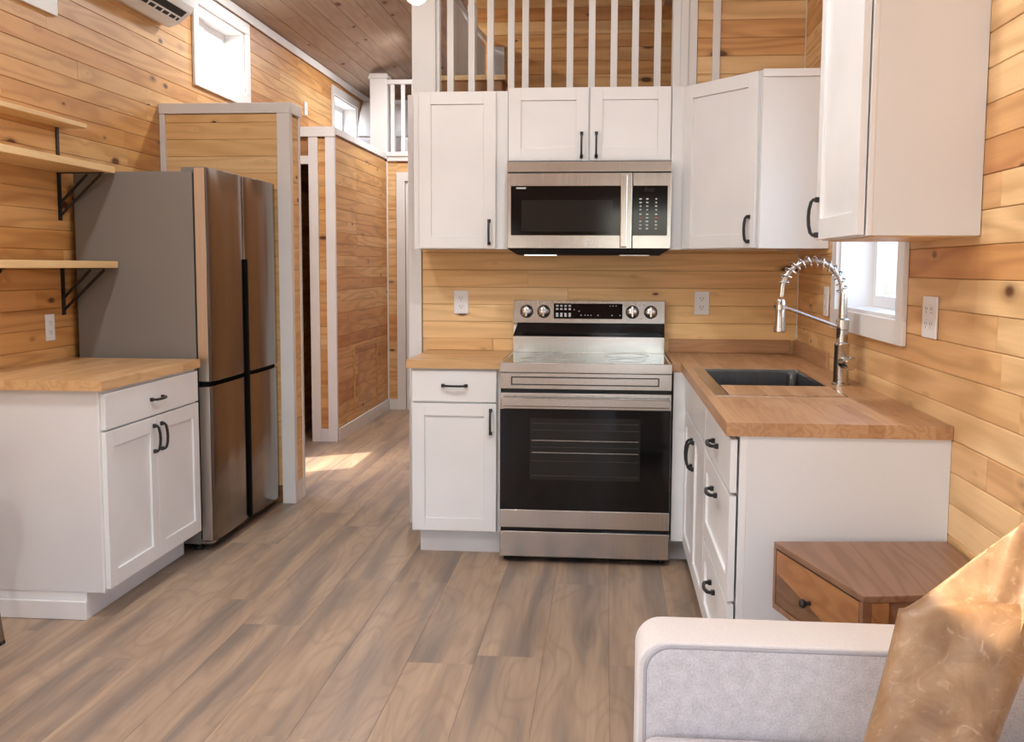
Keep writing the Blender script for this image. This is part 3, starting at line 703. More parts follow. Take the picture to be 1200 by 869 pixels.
# diagonal corner cabinet
t = thing('corner_cabinet', (-.25, -.3, ZU), 'white diagonal corner wall cabinet with one door', 'wall cabinet')
pa, pb = (-.598, -.312), (-.308, -.700)
poly = [(-.0135, -.0135), (-.0135, -.722), (pb[0], -.722), pb, pa, (pa[0], -.0135)]
mk('body', MB().prism(poly[::-1], 'z', ZU, 2.178), 'cab_side', t, bevel=.001)
mk('filler', B(-.666, -.5985, -.318, -.0135, ZU, 2.178), 'white', t)
mk('top_strip', B(pb[0], -.0135, -.730, -.7225, 2.147, 2.178), 'white', t)
dv = Vector((pb[0]-pa[0], pb[1]-pa[1], 0)); nv = Vector((dv.y, -dv.x, 0)).normalized()
fr = Fr((pa[0], pa[1], 0), dv, nv); Wd = dv.length
shaker(fr, t, .004, Wd-.006, ZU+.004, 2.174, st=.06, pullspec=(Wd-.038, 1.507, True))
# right wall cabinet
t = thing('wall_cabinet', (-.15, -2.28, ZU), 'white wall cabinet with one door on the pine wall above the counter end', 'wall cabinet')
mk('body', B(-.282, -.0135, -2.56, -2.01, ZU, 2.34), 'cab_side', t, bevel=.001)
mk('bottom', B(-.275, -.016, -2.555, -2.015, ZU-.003, ZU-.0005), 'shelfwood', t)
mk('face_frame', B(-.296, -.282, -2.562, -2.01, ZU, 2.34), 'white', t, bevel=.001)
fr = Fr((-.298, -2.56, 0), (0, 1, 0), (-1, 0, 0))
shaker(fr, t, .006, .545, ZU+.002, 2.335, d0=.002, pullspec=(.505, 1.493, True))

# ------------------------------------------------------------------ range
RXl, RXr = -1.4281, -.6661
t = thing('range', (-1.047, -.35, 0), 'freestanding stainless steel electric range with black oven door', 'range')
mk('body', B(RXl, RXr, -.655, -.03, .03, .872), 'iron', t)
for fx in (RXl+.03, RXr-.03):
    for fy in (-.63, -.1): mk('foot', MB().lathe([(.018, 0), (.018, .012), (.010, .013), (.010, .0295)], (fx, fy, .0003), 14), 'rubber', t, smooth=True)
D0, D1 = -.656, -.705
mk('drawer_front', B(RXl, RXr, D1, D0, .032, .149), 'steel', t, bevel=.003)
mk('drawer_gap', B(RXl+.004, RXr-.004, -.690, D0, .1495, .1655), 'blackglass', t)
od = mk('oven_door', B(RXl, RXr, D1, D0, .166, .2475).box(RXl, RXr, D1+.001, D0, .2475, .7085).box(RXl, RXr, D1, D0, .7085, .780), 'steel', t, bevel=.002)
mk('door_glass', B(RXl+.001, RXr-.001, D1-.001, D1+.0005, .249, .707), 'blackglass', od)
wn = mk('oven_window', B(-1.292, -.800, D1-.0018, D1-.0012, .388, .668), 'ovenglass', od)
for rz in (.642, .612, .565, .535, .510, .472, .405): mk('rack_bar', B(-1.284, -.808, D1-.0024, D1-.0019, rz, rz+.0028), 'iron' if rz not in (.565, .510) else 'steel', od)
hb = mk('handle', B(RXl+.008, RXr-.004, -.752, -.728, .723, .763), 'steel', od, bevel=.006, seg=3)
for fx in (RXl+.035, RXr-.035): mk('handle_post', B(fx-.012, fx+.012, -.7285, -.7055, .730, .756), 'steel', od)
mk('vent_gap', B(RXl+.002, RXr-.002, -.690, D0, .7805, .797), 'rubber', t)
cp = mk('upper_panel', B(RXl, RXr, D1, D0, .7975, .869), 'steel', t, bevel=.002)
ix0, ix1, iz0, iz1 = RXl+.05, RXr-.055, .815, .853
mk('inset_trim', B(ix0, ix1, D1-.004, D1-.0003, iz0, iz0+.005).box(ix0, ix1, D1-.004, D1-.0003, iz1-.005, iz1).box(ix0, ix0+.005, D1-.004, D1-.0003, iz0+.005, iz1-.005).box(ix1-.005, ix1, D1-.004, D1-.0003, iz0+.005, iz1-.005), 'iron', cp)
ct = mk('cooktop_frame', B(RXl-.001, RXr+.001, D1-.006, -.68, .872, .915).box(RXl-.001, RXl+.010, -.68, -.10, .873, .915).box(RXr-.010, RXr+.001, -.68, -.10, .873, .915).box(RXl-.001, RXr+.001, -.10, -.03, .873, .913), 'steel', t, bevel=.002)
mk('cooktop_glass', B(RXl+.011, RXr-.011, -.679, -.101, .900, .9125), 'blackglass', t)
ring = [(.11, -1.24, -.50), (.085, -.86, -.50), (.085, -1.24, -.24), (.11, -.86, -.24)]
for rr, bx, by in ring: mk('burner_ring', MB().sweep([(bx+rr*math.cos(a*math.pi/16), by+rr*math.sin(a*math.pi/16), .9128) for a in range(33)], .0009, 4, caps=False), 'icon', t)
bgd = mk('backguard', MB().prism([(-.03, .913), (-.085, .913), (-.085, .992), (-.075, .996), (-.055, 1.056), (-.075, 1.06), (-.062, 1.172), (-.03, 1.172)], 'x', RXl+.002, RXr-.002), 'steel', t, bevel=.001)
mk('glass_strip', MB().hexa([(RXl+.002, -.085, .993), (RXr-.002, -.085, .993), (RXr-.002, -.06, .993), (RXl+.002, -.06, .993)], [(RXl+.025, -.088, 1.058), (RXr-.004, -.088, 1.058), (RXr-.004, -.055, 1.058), (RXl+.025, -.055, 1.058)]), 'blackglass', bgd)
def bgy(z): return -.075+(z-1.06)/.112*.013
dsp = mk('display', MB().hexa([(-1.222, bgy(1.082)-.003, 1.082), (-.878, bgy(1.082)-.003, 1.082), (-.878, bgy(1.082)+.002, 1.082), (-1.222, bgy(1.082)+.002, 1.082)], [(-1.222, bgy(1.158)-.003, 1.158), (-.878, bgy(1.158)-.003, 1.158), (-.878, bgy(1.158)+.002, 1.158), (-1.222, bgy(1.158)+.002, 1.158)]), 'blackglass', bgd)
ic = MB()
for i, (ux, uz) in enumerate([(-1.205+.021*a, z) for z in (1.146, 1.130, 1.106, 1.096) for a in range(4)]+[(-1.12, 1.128), (-1.095, 1.12), (-1.085, 1.10), (-1.065, 1.10), (-1.05, 1.10), (-1.035, 1.10), (-1.0, 1.10), (-.94, 1.147), (-.925, 1.147), (-.91, 1.147), (-.93, 1.10), (-.89, 1.10)]):
    s_ = .006 if i < 16 else .0025
    ic.box(ux-s_, ux+s_, bgy(uz)-.0040, bgy(uz)-.0034, uz-.0045 if i < 16 else uz-.002, uz+.0045 if i < 16 else uz+.002)
mk('display_icons', ic, 'icon', dsp)
for kx in (-1.359, -1.273, -.829, -.738):
    kz = 1.117
    kn = mk('knob', MB().lathe([(.027, 0), (.029, .003), (.027, .007), (.022, .010), (.0205, .030), (.018, .032)], (kx, bgy(kz), kz), 24, (0, -1, .11)), 'steel_v', bgd, smooth=True)
    mk('knob_grip', MB().box(kx-.005, kx+.005, bgy(kz)-.042, bgy(kz)-.03, kz-.024, kz+.027), 'steel', kn, bevel=.002)
    mk('knob_skirt', MB().lathe([(.0335, 0), (.0335, .0025)], (kx, bgy(kz)+.001, kz), 24, (0, -1, .11)), 'iron', kn, smooth=True)
mk('panel_marks', B(-.866, -.862, bgy(1.15)-.002, bgy(1.15)+.001, 1.148, 1.152).box(-.795, -.791, bgy(1.15)-.002, bgy(1.15)+.001, 1.148, 1.152).box(-.772, -.768, bgy(1.15)-.002, bgy(1.15)+.001, 1.148, 1.152).box(-.785, -.781, bgy(1.085)-.002, bgy(1.085)+.001, 1.083, 1.087), 'slot', bgd)

# ------------------------------------------------------------------ microwave
t = thing('microwave', (-1.047, -.2, 1.40), 'stainless steel over the range microwave with black glass door', 'microwave')
MX0, MX1 = -1.4275, -.6665; Fm = -.405
mk('body', B(MX0, MX1, -.375, -.0135, 1.425, 1.832), 'iron', t)
mk('underside', MB().hexa([(MX0+.045, -.36, 1.398), (MX1-.045, -.36, 1.398), (MX1-.03, -.0135, 1.398), (MX0+.03, -.0135, 1.398)], [(MX0+.002, -.40, 1.4245), (MX1-.002, -.40, 1.4245), (MX1-.002, -.0135, 1.4245), (MX0+.002, -.0135, 1.4245)]), 'rubber', t)
for a in ((-1.35, -1.20), (-.90, -.76)): mk('hood_lamp', B(a[0], a[1], -.35, -.28, 1.3945, 1.3978), 'coolled' if a[0] < -1 else 'steel_v', t)
mk('vent_strip', B(MX0, MX1, Fm, -.376, 1.780, 1.828), 'steel', t, bevel=.002)
dr = mk('door', B(MX0, -.8465, Fm, -.376, 1.427, 1.775), 'steel', t, bevel=.002)
mk('door_glass', B(-1.410, -.885, Fm-.002, Fm-.0002, 1.487, 1.716), 'blackglass', dr)
mk('window', B(-1.36, -.935, Fm-.0032, Fm-.0022, 1.505, 1.650), 'ovenglass', dr)
mk('handle', B(-.900, -.868, Fm-.045, Fm-.030, 1.432, 1.763), 'steel', dr, bevel=.004)
for hz in (1.45, 1.73): mk('handle_post', B(-.894, -.874, Fm-.0305, Fm, hz, hz+.02), 'steel', dr)
mk('emblem', MB().sweep([(-1.043+.014*math.cos(a), Fm-.0015, 1.458+.0085*math.sin(a)) for a in [math.pi*2*i/20-.6 for i in range(15)]], .0024, 6), 'plastic', dr)
mk('badge', B(-1.385, -1.34, Fm-.0026, Fm-.0021, 1.702, 1.709), 'icon', dr)
cpn = mk('control_panel', B(-.843, MX1, Fm, -.376, 1.427, 1.775), 'steel', t, bevel=.002)
cg = mk('control_glass', B(-.842, -.683, Fm-.002, Fm-.0002, 1.487, 1.716), 'blackglass', cpn)
km = MB(); kr = MB()
for r_ in range(9):
    for c_ in range(3):
        z_ = 1.655-.0165*r_-(.004 if r_ > 3 else 0); x_ = -.807+.031*c_+(.01 if c_ == 2 else 0); s_ = random.uniform(.0035, .006)
        (kr if (r_ == 5 and c_ in (0, 2)) else km).box(x_-s_, x_+s_, Fm-.0026, Fm-.0021, z_-.003, z_+.003)
mk('keypad_marks', km, 'icon', cg); mk('keypad_red_marks', kr, 'redicon', cg)
mk('clock_window', B(-.79, -.745, Fm-.0026, Fm-.0021, 1.688, 1.705), 'ovenglass', cg)

# ------------------------------------------------------------------ refrigerator
t = thing('refrigerator', (-3.1, -.19, 0), 'four door stainless steel refrigerator with grey sides', 'refrigerator')
FY0, FY1 = -.675, .325
mk('body', B(-3.405, -2.842, FY0, FY1, .035, 1.766), 'fridge_side', t, bevel=.003)
mk('gasket', B(-2.842, -2.834, FY0+.006, FY1-.006, .06, 1.76), 'rubber', t)
FD0, FD1 = -2.834, -2.770; mid = -.176
for (a, b) in ((FY0, mid-.0035), (mid+.0035, FY1)):
    for (z0, z1) in ((.05, .783), (.803, 1.785)):
        inner = b if a == FY0 else a
        mb = MB()
        # slightly bowed door plan: front face bulges along its width
        n = 10; top = []
        pts = [(FD0, a)]+[(FD1-.012*(abs(2*i/n-1)**4), a+(b-a)*i/n) for i in range(n+1)]+[(FD0, b)]
        mb.prism(pts, 'z', z0, z1)
        dd = mk('door', mb, 'fridge', t, bevel=.003, smooth=True)
        e0, e1 = (a-.0006, a) if a == FY0 else (b, b+.0006)
        mk('door_edge', B(FD0+.002, FD1-.014, e0, e1, z0+.004, z1-.004), 'fridge_edge', dd)
mk('handle_recess', B(-2.83, -2.7665, mid-.0085, mid+.0085, .055, 1.372), 'blackrec', t)
mk('crosswise_recess', B(-2.83, -2.795, FY0+.01, FY1-.01, .7835, .8025), 'blackrec', t)
for hy in (FY0+.05, FY1-.05): mk('hinge_cap', B(-2.88, -2.80, hy-.03, hy+.03, 1.7865 if False else 1.7665, 1.783) if False else B(-2.90, -2.842, hy-.03, hy+.03, 1.7663, 1.786), 'fridge_side', t, bevel=.003)
for hy in (FY0+.03, FY1-.03):
    mk('lower_hinge', B(-2.86, -2.79, hy-.02, hy+.03, .036, .048), 'steel_v', t)
    mk('foot', MB().lathe([(.02, 0), (.02, .02), (.012, .021), (.012, .035)], (-2.87, hy+.01, .0003), 14), 'rubber', t, smooth=True)
    mk('foot', MB().lathe([(.02, 0), (.02, .02), (.012, .021), (.012, .035)], (-3.33, hy+.01, .0003), 14), 'rubber', t, smooth=True)
mk('grille', B(-2.88, -2.85, FY0+.06, FY1-.06, .012, .034), 'rubber', t)

# ------------------------------------------------------------------ shelves with brackets
def shelf(xf, z0, z1, label, brk, yb=-.745):
    t = thing('wall_shelf', ((XL+xf)/2, -1.17, z0), label, 'shelf', None)
    mk('board', B(XL+.0135, xf, -1.66, -.69, z0, z1), 'shelfwood', t, bevel=.002)
    if not brk: 
        for y in (yb, -1.56): mk('bracket', B(XL+.013, XL+.018, y-.012, y+.012, z0-.172, z0-.0005), 'iron', t)
        return
    for y in (yb, -1.56):
        b_ = mk('bracket', B(XL+.0135, XL+.0185, y-.014, y+.014, z0-.215, z0-.0005).box(XL+.0185, xf-.03, y-.012, y+.012, z0-.0045, z0-.0005), 'black', t)
        for k_, (p, q) in enumerate((((XL+.02, z0-.135), (XL+.15, z0-.008)), ((XL+.02, z0-.19), (XL+.215, z0-.008)))):
            mk('brace', MB().sweep([(p[0], y, p[1]), (q[0], y, q[1])], .007, 6), 'black', b_)
shelf(-3.195, 1.327, 1.358, 'lowest pale wood wall shelf on black brackets beside the fridge', True)
shelf(-3.195, 1.756, 1.785, 'middle pale wood wall shelf on black brackets beside the fridge', True)
shelf(-3.321, 1.957, 1.977, 'uppermost narrow pale wood wall shelf above the fridge height', False)

# ------------------------------------------------------------------ air conditioner
t = thing('air_conditioner', (-3.35, -.04, 2.6), 'white wall mounted split air conditioner below the ceiling', 'air conditioner')
ay0, ay1 = -.46, .42
pr = [(XL+.0135, 2.665), (-3.385, 2.648), (-3.335, 2.668), (-3.262, 2.722), (-3.245, 2.75), (-3.245, 2.93), (-3.262, 2.955), (XL+.0135, 2.955)]
mk('housing', MB().prism(pr, 'y', ay0, ay1), 'plastic', t, bevel=.004)
def acp(u, d):      # along the slanted outlet face, d below it
    a, b = Vector((-3.335, 0, 2.668)), Vector((-3.262, 0, 2.722)); dd = (b-a); n_ = Vector((dd.z, 0, -dd.x)).normalized()
    return a+dd*u+n_*d
def acbox(u0, u1, y0, y1, d0, d1):
    p = [acp(u0, d0), acp(u1, d0)]; q = [acp(u0, d1), acp(u1, d1)]
    return MB().hexa([(p[0].x, y0, p[0].z), (p[1].x, y0, p[1].z), (p[1].x, y1, p[1].z), (p[0].x, y1, p[0].z)], [(q[0].x, y0, q[0].z), (q[1].x, y0, q[1].z), (q[1].x, y1, q[1].z), (q[0].x, y1, q[0].z)])
mk('air_outlet', acbox(.12, .92, ay0+.05, ay1-.05, -.001, .0006), 'acdark', t)
mk('louver', acbox(.36, .46, ay0+.05, ay1-.05, .0008, .004), 'plastic', t)
y = ay0+.10
while y < ay1-.06:
    mk('vane', acbox(.12, .36, y, y+.016, .0008, .003), 'plastic', t); y += .085

# ------------------------------------------------------------------ outlets and switch
def outlet(fr, label, wd=.075, ht=.118, gangs=1, switch=False, group=None):
    t = thing('switch_plate' if switch else 'outlet_plate', fr.o, label, 'switch' if switch else 'outlet')
    p = mk('plate', fr(MB().box(-wd/2, wd/2, 0, .006, 0, ht)), 'plastic', t, bevel=.0025)
    for g_ in range(gangs):
        a = (g_-(gangs-1)/2)*.046
        for zz in ((ht*.5,) if switch else (ht*.32, ht*.68)):
            if switch: mk('rocker', fr(MB().box(a-.008, a+.008, .006, .011, zz-.017, zz+.017)), 'plastic', t, bevel=.001); continue
            s_ = mk('socket', fr(MB().box(a-.0165, a+.0165, .006, .0075, zz-.0145, zz+.0145)), 'plastic', t, bevel=.001)
            mk('slot', fr(MB().box(a-.0085, a-.0060, .0075, .0079, zz-.002, zz+.008).box(a+.0060, a+.0085, .0075, .0079, zz-.001, zz+.007).box(a-.0025, a+.0025, .0075, .0079, zz-.010, zz-.0055)), 'slot', s_)
nB = (0, -1, 0)
outlet(Fr((-1.70, -.0135, 1.10), (1, 0, 0), nB), 'white outlet plate on the pine wall left of the range')
outlet(Fr((-.482, -.0135, 1.104), (1, 0, 0), nB), 'white outlet plate on the pine wall right of the range')
outlet(Fr((XL+.0135, -.872, 1.003), (0, 1, 0), (1, 0, 0)), 'white outlet plate below the shelves beside the fridge')
outlet(Fr((-.0135, -2.185, 1.138), (0, -1, 0), (-1, 0, 0)), 'white double outlet plate right of the sink window', .135, .122, 2)
outlet(Fr((-.0135, -.725, 1.135), (0, -1, 0), (-1, 0, 0)), 'white outlet plate behind the faucet', .085, .126)
outlet(Fr((XL+.0135, 3.2, 2.565), (0, 1, 0), (1, 0, 0)), 'white switch plate high on the wall by the hall', .085, .11, 1, True)

# ------------------------------------------------------------------ loft railing over the kitchen
t = thing('loft_railing', (-1.2, .05, 2.2), 'white loft railing with square balusters above the kitchen cabinets', 'railing')
mk('newel_post', B(-1.952, -1.832, -.005, .109, 2.2005, 3.30), 'white', t, bevel=.003)
mk('newel_strip', B(-1.8315, -1.815, .02, .08, 2.2005, 3.24), 'white', t)
for bx in (-1.762, -1.654, -1.558, -1.453, -1.381, -1.267, -1.157, -1.048, -.938, -.832, -.722):
    mk('baluster', B(bx-.0165, bx+.0165, .034, .067, 2.2005, 3.20), 'white', t, bevel=.001)
mk('top_rail', B(-1.8145, -.6505, .015, .09, 3.2005, 3.24), 'white', t, bevel=.002)
mk('newel_post', B(-.650, -.612, -.004, .105, 2.2005, 3.30).box(-.612, -.574, -.03, .105, 2.2005, 3.3).box(-.574, -.532, -.02, .105, 2.2005, 3.3), 'white', t, bevel=.002)
trim(8, B(-.458, -.421, -.026, -.0125, 2.19, 3.25), 'white upright batten on the pine wall by the loft railing')
# loft fittings
t = thing('loft_step', (-1.68, .3, 2.2), 'pale pine step behind the loft balusters', 'step')
mk('tread', B(-1.88, -1.495, .18, .42, 2.305, 2.33), 'shelfwood', t, bevel=.002)
mk('riser', B(-1.86, -1.515, .20, .40, 2.2005, 2.305), 'pine_plain', t)
t = thing('beadboard_guard', (-1.8, .95, 2.2), 'white beadboard guard wall inside the loft', 'guard wall')
for i in range(22):
    y = .44+.066*i; zt = 2.78+.10*max(0, (y-.9))*.6
    mk('beadboard', B(-1.815, -1.80+.001*(i % 2), y, y+.0645, 2.2005, min(zt, 2.86)), 'trim', t, bevel=.002)
mk('cap', MB().prism([(.43, 2.782), (1.2, 2.782+.018), (1.9, 2.86), (1.9, 2.89), (1.2, 2.83), (.43, 2.81)], 'x', -1.825, -1.79), 'trim', t)
mk('post', B(-1.83, -1.775, 1.20, 1.26, 2.2005, 2.93), 'trim', t, bevel=.002)
t = thing('access_door', (-1.72, 1.92, 2.45), 'small white framed access door on the loft wall', 'access door')
mk('panel', B(-1.762, -1.695, 1.9245, 1.9365, 2.46, 2.81), 'cab_side', t)
mk('frame', B(-1.785, -1.762, 1.92, 1.9365, 2.44, 2.83).box(-1.695, -1.675, 1.92, 1.9365, 2.44, 2.83).box(-1.762, -1.695, 1.92, 1.9365, 2.81, 2.83).box(-1.762, -1.695, 1.92, 1.9365, 2.44, 2.46), 'trim', t)

# ------------------------------------------------------------------ bed loft railing, bed
t = thing('bed_loft_railing', (-2.5, 4.28, 2.385), 'white railing with capped newel post at the bed loft', 'railing')
mk('newel_post', B(-3.155, -2.995, 4.32, 4.48, 2.3405, 3.055), 'trim', t, bevel=.003)
mk('newel_cap', MB().hexa([(-3.17, 4.305, 3.055), (-2.98, 4.305, 3.055), (-2.98, 4.495, 3.055), (-3.17, 4.495, 3.055)], [(-3.155, 4.32, 3.10), (-2.995, 4.32, 3.10), (-2.995, 4.48, 3.10), (-3.155, 4.48, 3.10)]), 'trim', t)
mk('top_rail', B(-2.9945, -1.95, 4.33, 4.39, 3.005, 3.045), 'trim', t, bevel=.002)
x = -2.95
while x < -2.0: mk('baluster', B(x-.017, x+.017, 4.343, 4.377, 2.3405, 3.0048), 'trim', t); x += .098
t = thing('mattress', (-2.75, 5.3, 2.34), 'white covered mattress in the bed loft', 'mattress')
mk('cover', B(-3.40, -2.05, 4.56, 6.12, 2.3405, 2.56), 'bed', t, bevel=.05, seg=4)
def soft(name, c, sx, sy, sz, rot, mat, label, cat):
    mb = MB(); n, m = 14, 14
    for i in range(n+1):
        for j in range(m+1):
            u, v = 2*i/n-1, 2*j/m-1
            mb.v.append((u*sx*(1-.06*v*v), v*sy*(1-.06*u*u), sz*((1-u**4)*(1-v**4))**.6))
    for i in range(n):
        for j in range(m): a = i*(m+1)+j; mb.f.append((a, a+1, a+m+2, a+m+1))
    k_ = len(mb.v); mb.v += [(p[0], p[1], -p[2]) for p in mb.v]; mb.f += [tuple(reversed([k_+x for x in f])) for f in mb.f]
    mb.xf(lambda p: Vector(c)+rot @ p)
    o = mk(name, mb, mat, None, smooth=True)
    bm = bmesh.new(); bm.from_mesh(o.data); bmesh.ops.remove_doubles(bm, verts=bm.verts, dist=.0005); bm.to_mesh(o.data); bm.free()
    return tag(o, label, cat)
soft('bed_pillow', (-3.10, 4.92, 2.78), .30, .22, .07, Matrix.Rotation(math.radians(60), 3, 'X'), 'bed', 'white pillow propped at the wall behind the newel post', 'pillow')
soft('bed_pillow', (-2.42, 5.1, 2.645), .32, .22, .08, Matrix.Rotation(math.radians(0), 3, 'Y'), 'bed', 'white pillow lying on the mattress behind the balusters', 'pillow')

# ------------------------------------------------------------------ sofa, leather pillow, end table
t = thing('sofa', (-.45, -4.1, 0), 'light grey upholstered sofa along the pine wall', 'sofa')
def rounded(x0, x1, z0, z1, r, corners, n=8):
    pts = []
    for (cx_, cz_, a0, on) in ((x0, z1, 180, 'tl' in corners), (x1, z1, 90, 'tr' in corners), (x1, z0, 0, False), (x0, z0, 270, False)):
        if on:
            ox = cx_+r if cx_ == x0 else cx_-r; oz = cz_-r
            for i in range(n+1):
                an = math.radians(a0-90*i/n); pts.append((ox+r*math.cos(an), oz+r*math.sin(an)))
        else: pts.append((cx_, cz_))
    return pts
AZ = .598
mk('arm', MB().prism(rounded(-.885, -.05, .10, AZ, .055, ('tl',)), 'y', -3.295, -3.135), 'fabric_plain', t, bevel=.006, seg=3, smooth=True)
mk('arm_inner_panel', MB().prism(rounded(-.868, -.06, .11, AZ-.008, .05, ('tl',)), 'y', -3.304, -3.2955), 'fabric', t, bevel=.004, seg=2, smooth=True)
rp = rounded(-.868, -.06, .11, AZ-.008, .05, ('tl',)); rp = [p for p in rp if not (p[1] < .2 and p[0] > -.5)]
pth = [(-.868, -3.300, .15)]+[(p[0], -3.300, p[1]) for p in rp if p[1] > .3]
mk('piping', MB().sweep(pth, .0045, 8), 'piping', t, smooth=True)
mk('base', B(-.86, -.04, -5.0, -3.305, .10, .27), 'fabric', t, bevel=.01)
mk('seat_cushion', B(-.875, -.11, -4.14, -3.31, .272, .42), 'fabric', t, bevel=.03, seg=4)
mk('seat_cushion', B(-.875, -.11, -4.985, -4.15, .272, .42), 'fabric', t, bevel=.03, seg=4)
mk('back', B(-.105, -.03, -5.0, -3.31, .2705, .62), 'fabric', t, bevel=.03, seg=4)
mk('arm', MB().prism(rounded(-.885, -.05, .10, AZ, .055, ('tl',)), 'y', -5.17, -5.005), 'fabric_plain', t, bevel=.006, seg=3, smooth=True)
for fx in (-.82, -.1):
    for fy in (-5.1, -3.2): mk('leg', MB().lathe([(.015, 0), (.022, .0995)], (fx, fy, .0003), 14), 'acacia', t, smooth=True)

def leather_pillow():
    A, Bc, C, D = [Vector(p) for p in ((-.412, -3.40, .717), (-.145, -3.43, .760), (-.524, -3.535, .430), (-.335, -3.60, .432))]
    nrm = (C-A).cross(Bc-A).normalized()
    if nrm.y > 0: nrm = -nrm
    mb = MB(); n = 26
    def P(u, v): return A*(1-u)*(1-v)+Bc*u*(1-v)+C*(1-u)*v+D*u*v
    def bul(u, v): return max(0, (1-(2*u-1)**4)*(1-(2*v-1)**4))**.55
    rnd = random.Random(3)
    for side in (0, 1):
        k_ = len(mb.v)
        for i in range(n+1):
            for j in range(n+1):
                u, v = i/n, j/n; b_ = bul(u, v); p = P(u, v)
                pin = .018*((2*u-1)**2*(1-(2*v-1)**2))  # sides pulled in
                p = p+(P(.5, v)-p)*pin*2
                if side == 0:
                    p = p+nrm*(.03*b_)+nrm*.006*math.sin(9*u+4*v)*math.sin(7*v)*b_
                else:
                    p = p-nrm*(.045*b_)+Vector((.03, .07, .25))*((max(0, 1-(2*v-1)**4))**.55*(1-v)**.5*min(1, u**.8*1.1)*(1-max(0, u-.85)*3))
                mb.v.append(tuple(p))
        for i in range(n):
            for j in range(n):
                a = k_+i*(n+1)+j; q = (a, a+1, a+n+2, a+n+1); mb.f.append(q if side else tuple(reversed(q)))
    t = thing('leather_pillow', (-.3, -3.6, .42), 'camel brown leather pillow leaning on the sofa arm', 'pillow')
    o = mk('cover', mb, 'leather', t, smooth=True)
    bm = bmesh.new(); bm.from_mesh(o.data); bmesh.ops.remove_doubles(bm, verts=bm.verts, dist=.0004); bmesh.ops.recalc_face_normals(bm, faces=bm.faces); bm.to_mesh(o.data); bm.free()
    o.modifiers.remove(o.modifiers['es'])
    sm = [tuple(P(i/20, 1.0)+nrm*.002) for i in range(21)]
    mk('seam', MB().sweep(sm, .004, 6), 'leather', t, smooth=True)
leather_pillow()

t = thing('end_table', (-.23, -2.7, 0), 'acacia end table with one drawer between sofa arm and cabinet panel', 'end table')
TZ0, TZ1 = .415, .60
fl_, nl, nr_, fr_ = Vector((-.494, -2.494, 0)), Vector((-.367, -2.963, 0)), Vector((-.022, -2.90, 0)), Vector((-.022, -2.446, 0))
def quad(ins, z0, z1):
    c = (fl_+nl+nr_+fr_)/4; q = [p+(c-p).normalized()*ins for p in (fl_, nl, nr_, fr_)]
    return MB().hexa([(p.x, p.y, z0) for p in q], [(p.x, p.y, z1) for p in q])
mk('top', quad(0, TZ1-.016, TZ1), 'acacia_top', t, bevel=.002)
mk('bottom', quad(.0005, TZ0, TZ0+.016), 'acacia', t, bevel=.002)
dv = nl-fl_; frd = Fr(fl_, dv, (dv.y, -dv.x, 0)); Lw = dv.length
if frd.n.x > 0: frd.n = -frd.n
zA, zB = TZ0+.0165, TZ1-.0165
mk('side', frd(MB().box(0.001, .016, -.02, 0, zA, zB)), 'acacia', t); mk('side', frd(MB().box(Lw-.016, Lw-.001, -.02, 0, zA, zB)), 'acacia', t)
dw = mk('drawer', frd(MB().box(.020, Lw-.020, -.021, -.003, zA+.003, zB-.003)), 'slot', t)
dl = Lw-.04; zm0, zm1 = zA+.0035, zB-.0035
# two-tone front: light upper wedge, dark lower wedge, split on the diagonal grain line
mk('light_veneer', frd(MB().prism([(.0205, zm1), (Lw-.0205, zm1), (Lw-.0205, zm0+.012), (.0205, zm0+.085)][::-1], 'y', -.0029, -.0005)), 'acacia_light', dw)
mk('dark_veneer', frd(MB().prism([(.0205, zm0+.0845), (Lw-.0205, zm0+.0115), (Lw-.0205, zm0), (.0205, zm0)][::-1], 'y', -.0029, -.0005)), 'acacia_dark', dw)
mk('knob', frd(MB().lathe([(.006, 0), (.005, .010), (.011, .016), (.012, .024), (.009, .027)], (Lw*.46, -.0005, (zA+zB)/2-.008), 20, (0, 1, 0))), 'black', dw, smooth=True)
c_ = (fl_+nl+nr_+fr_)/4
def lerp(a, b, k_): return a+(b-a)*k_
nv_ = (nr_-nl).normalized(); back = Vector((-nv_.y, nv_.x, 0))
fn = Fr(nl, nr_-nl, -back); Ln_ = (nr_-nl).length
mk('corner_post', fn(MB().box(.021, .062, -.02, -.002, zA, zB)), 'acacia_light', t)
mk('near_panel', fn(MB().box(.0625, Ln_-.02, -.018, -.008, zA, zB)), 'acacia', t)
fb = Fr(fl_, fr_-fl_, back); mk('far_panel', fb(MB().box(.021, (fr_-fl_).length-.02, -.018, -.008, zA, zB)), 'acacia', t)
wr_ = Fr(nr_, fr_-nr_, (1, 0, 0)); mk('wall_panel', wr_(MB().box(.021, (fr_-nr_).length-.03, -.018, -.008, zA, zB)), 'acacia', t)
for p in (fl_, nl, nr_, fr_):
    q = p+(c_-p).normalized()*.10; mk('leg', MB().sweep([(q.x, q.y, .0003), (q.x, q.y, TZ0-.0003)], .016, 12, radii=[.011, .017]), 'acacia', t, smooth=True)

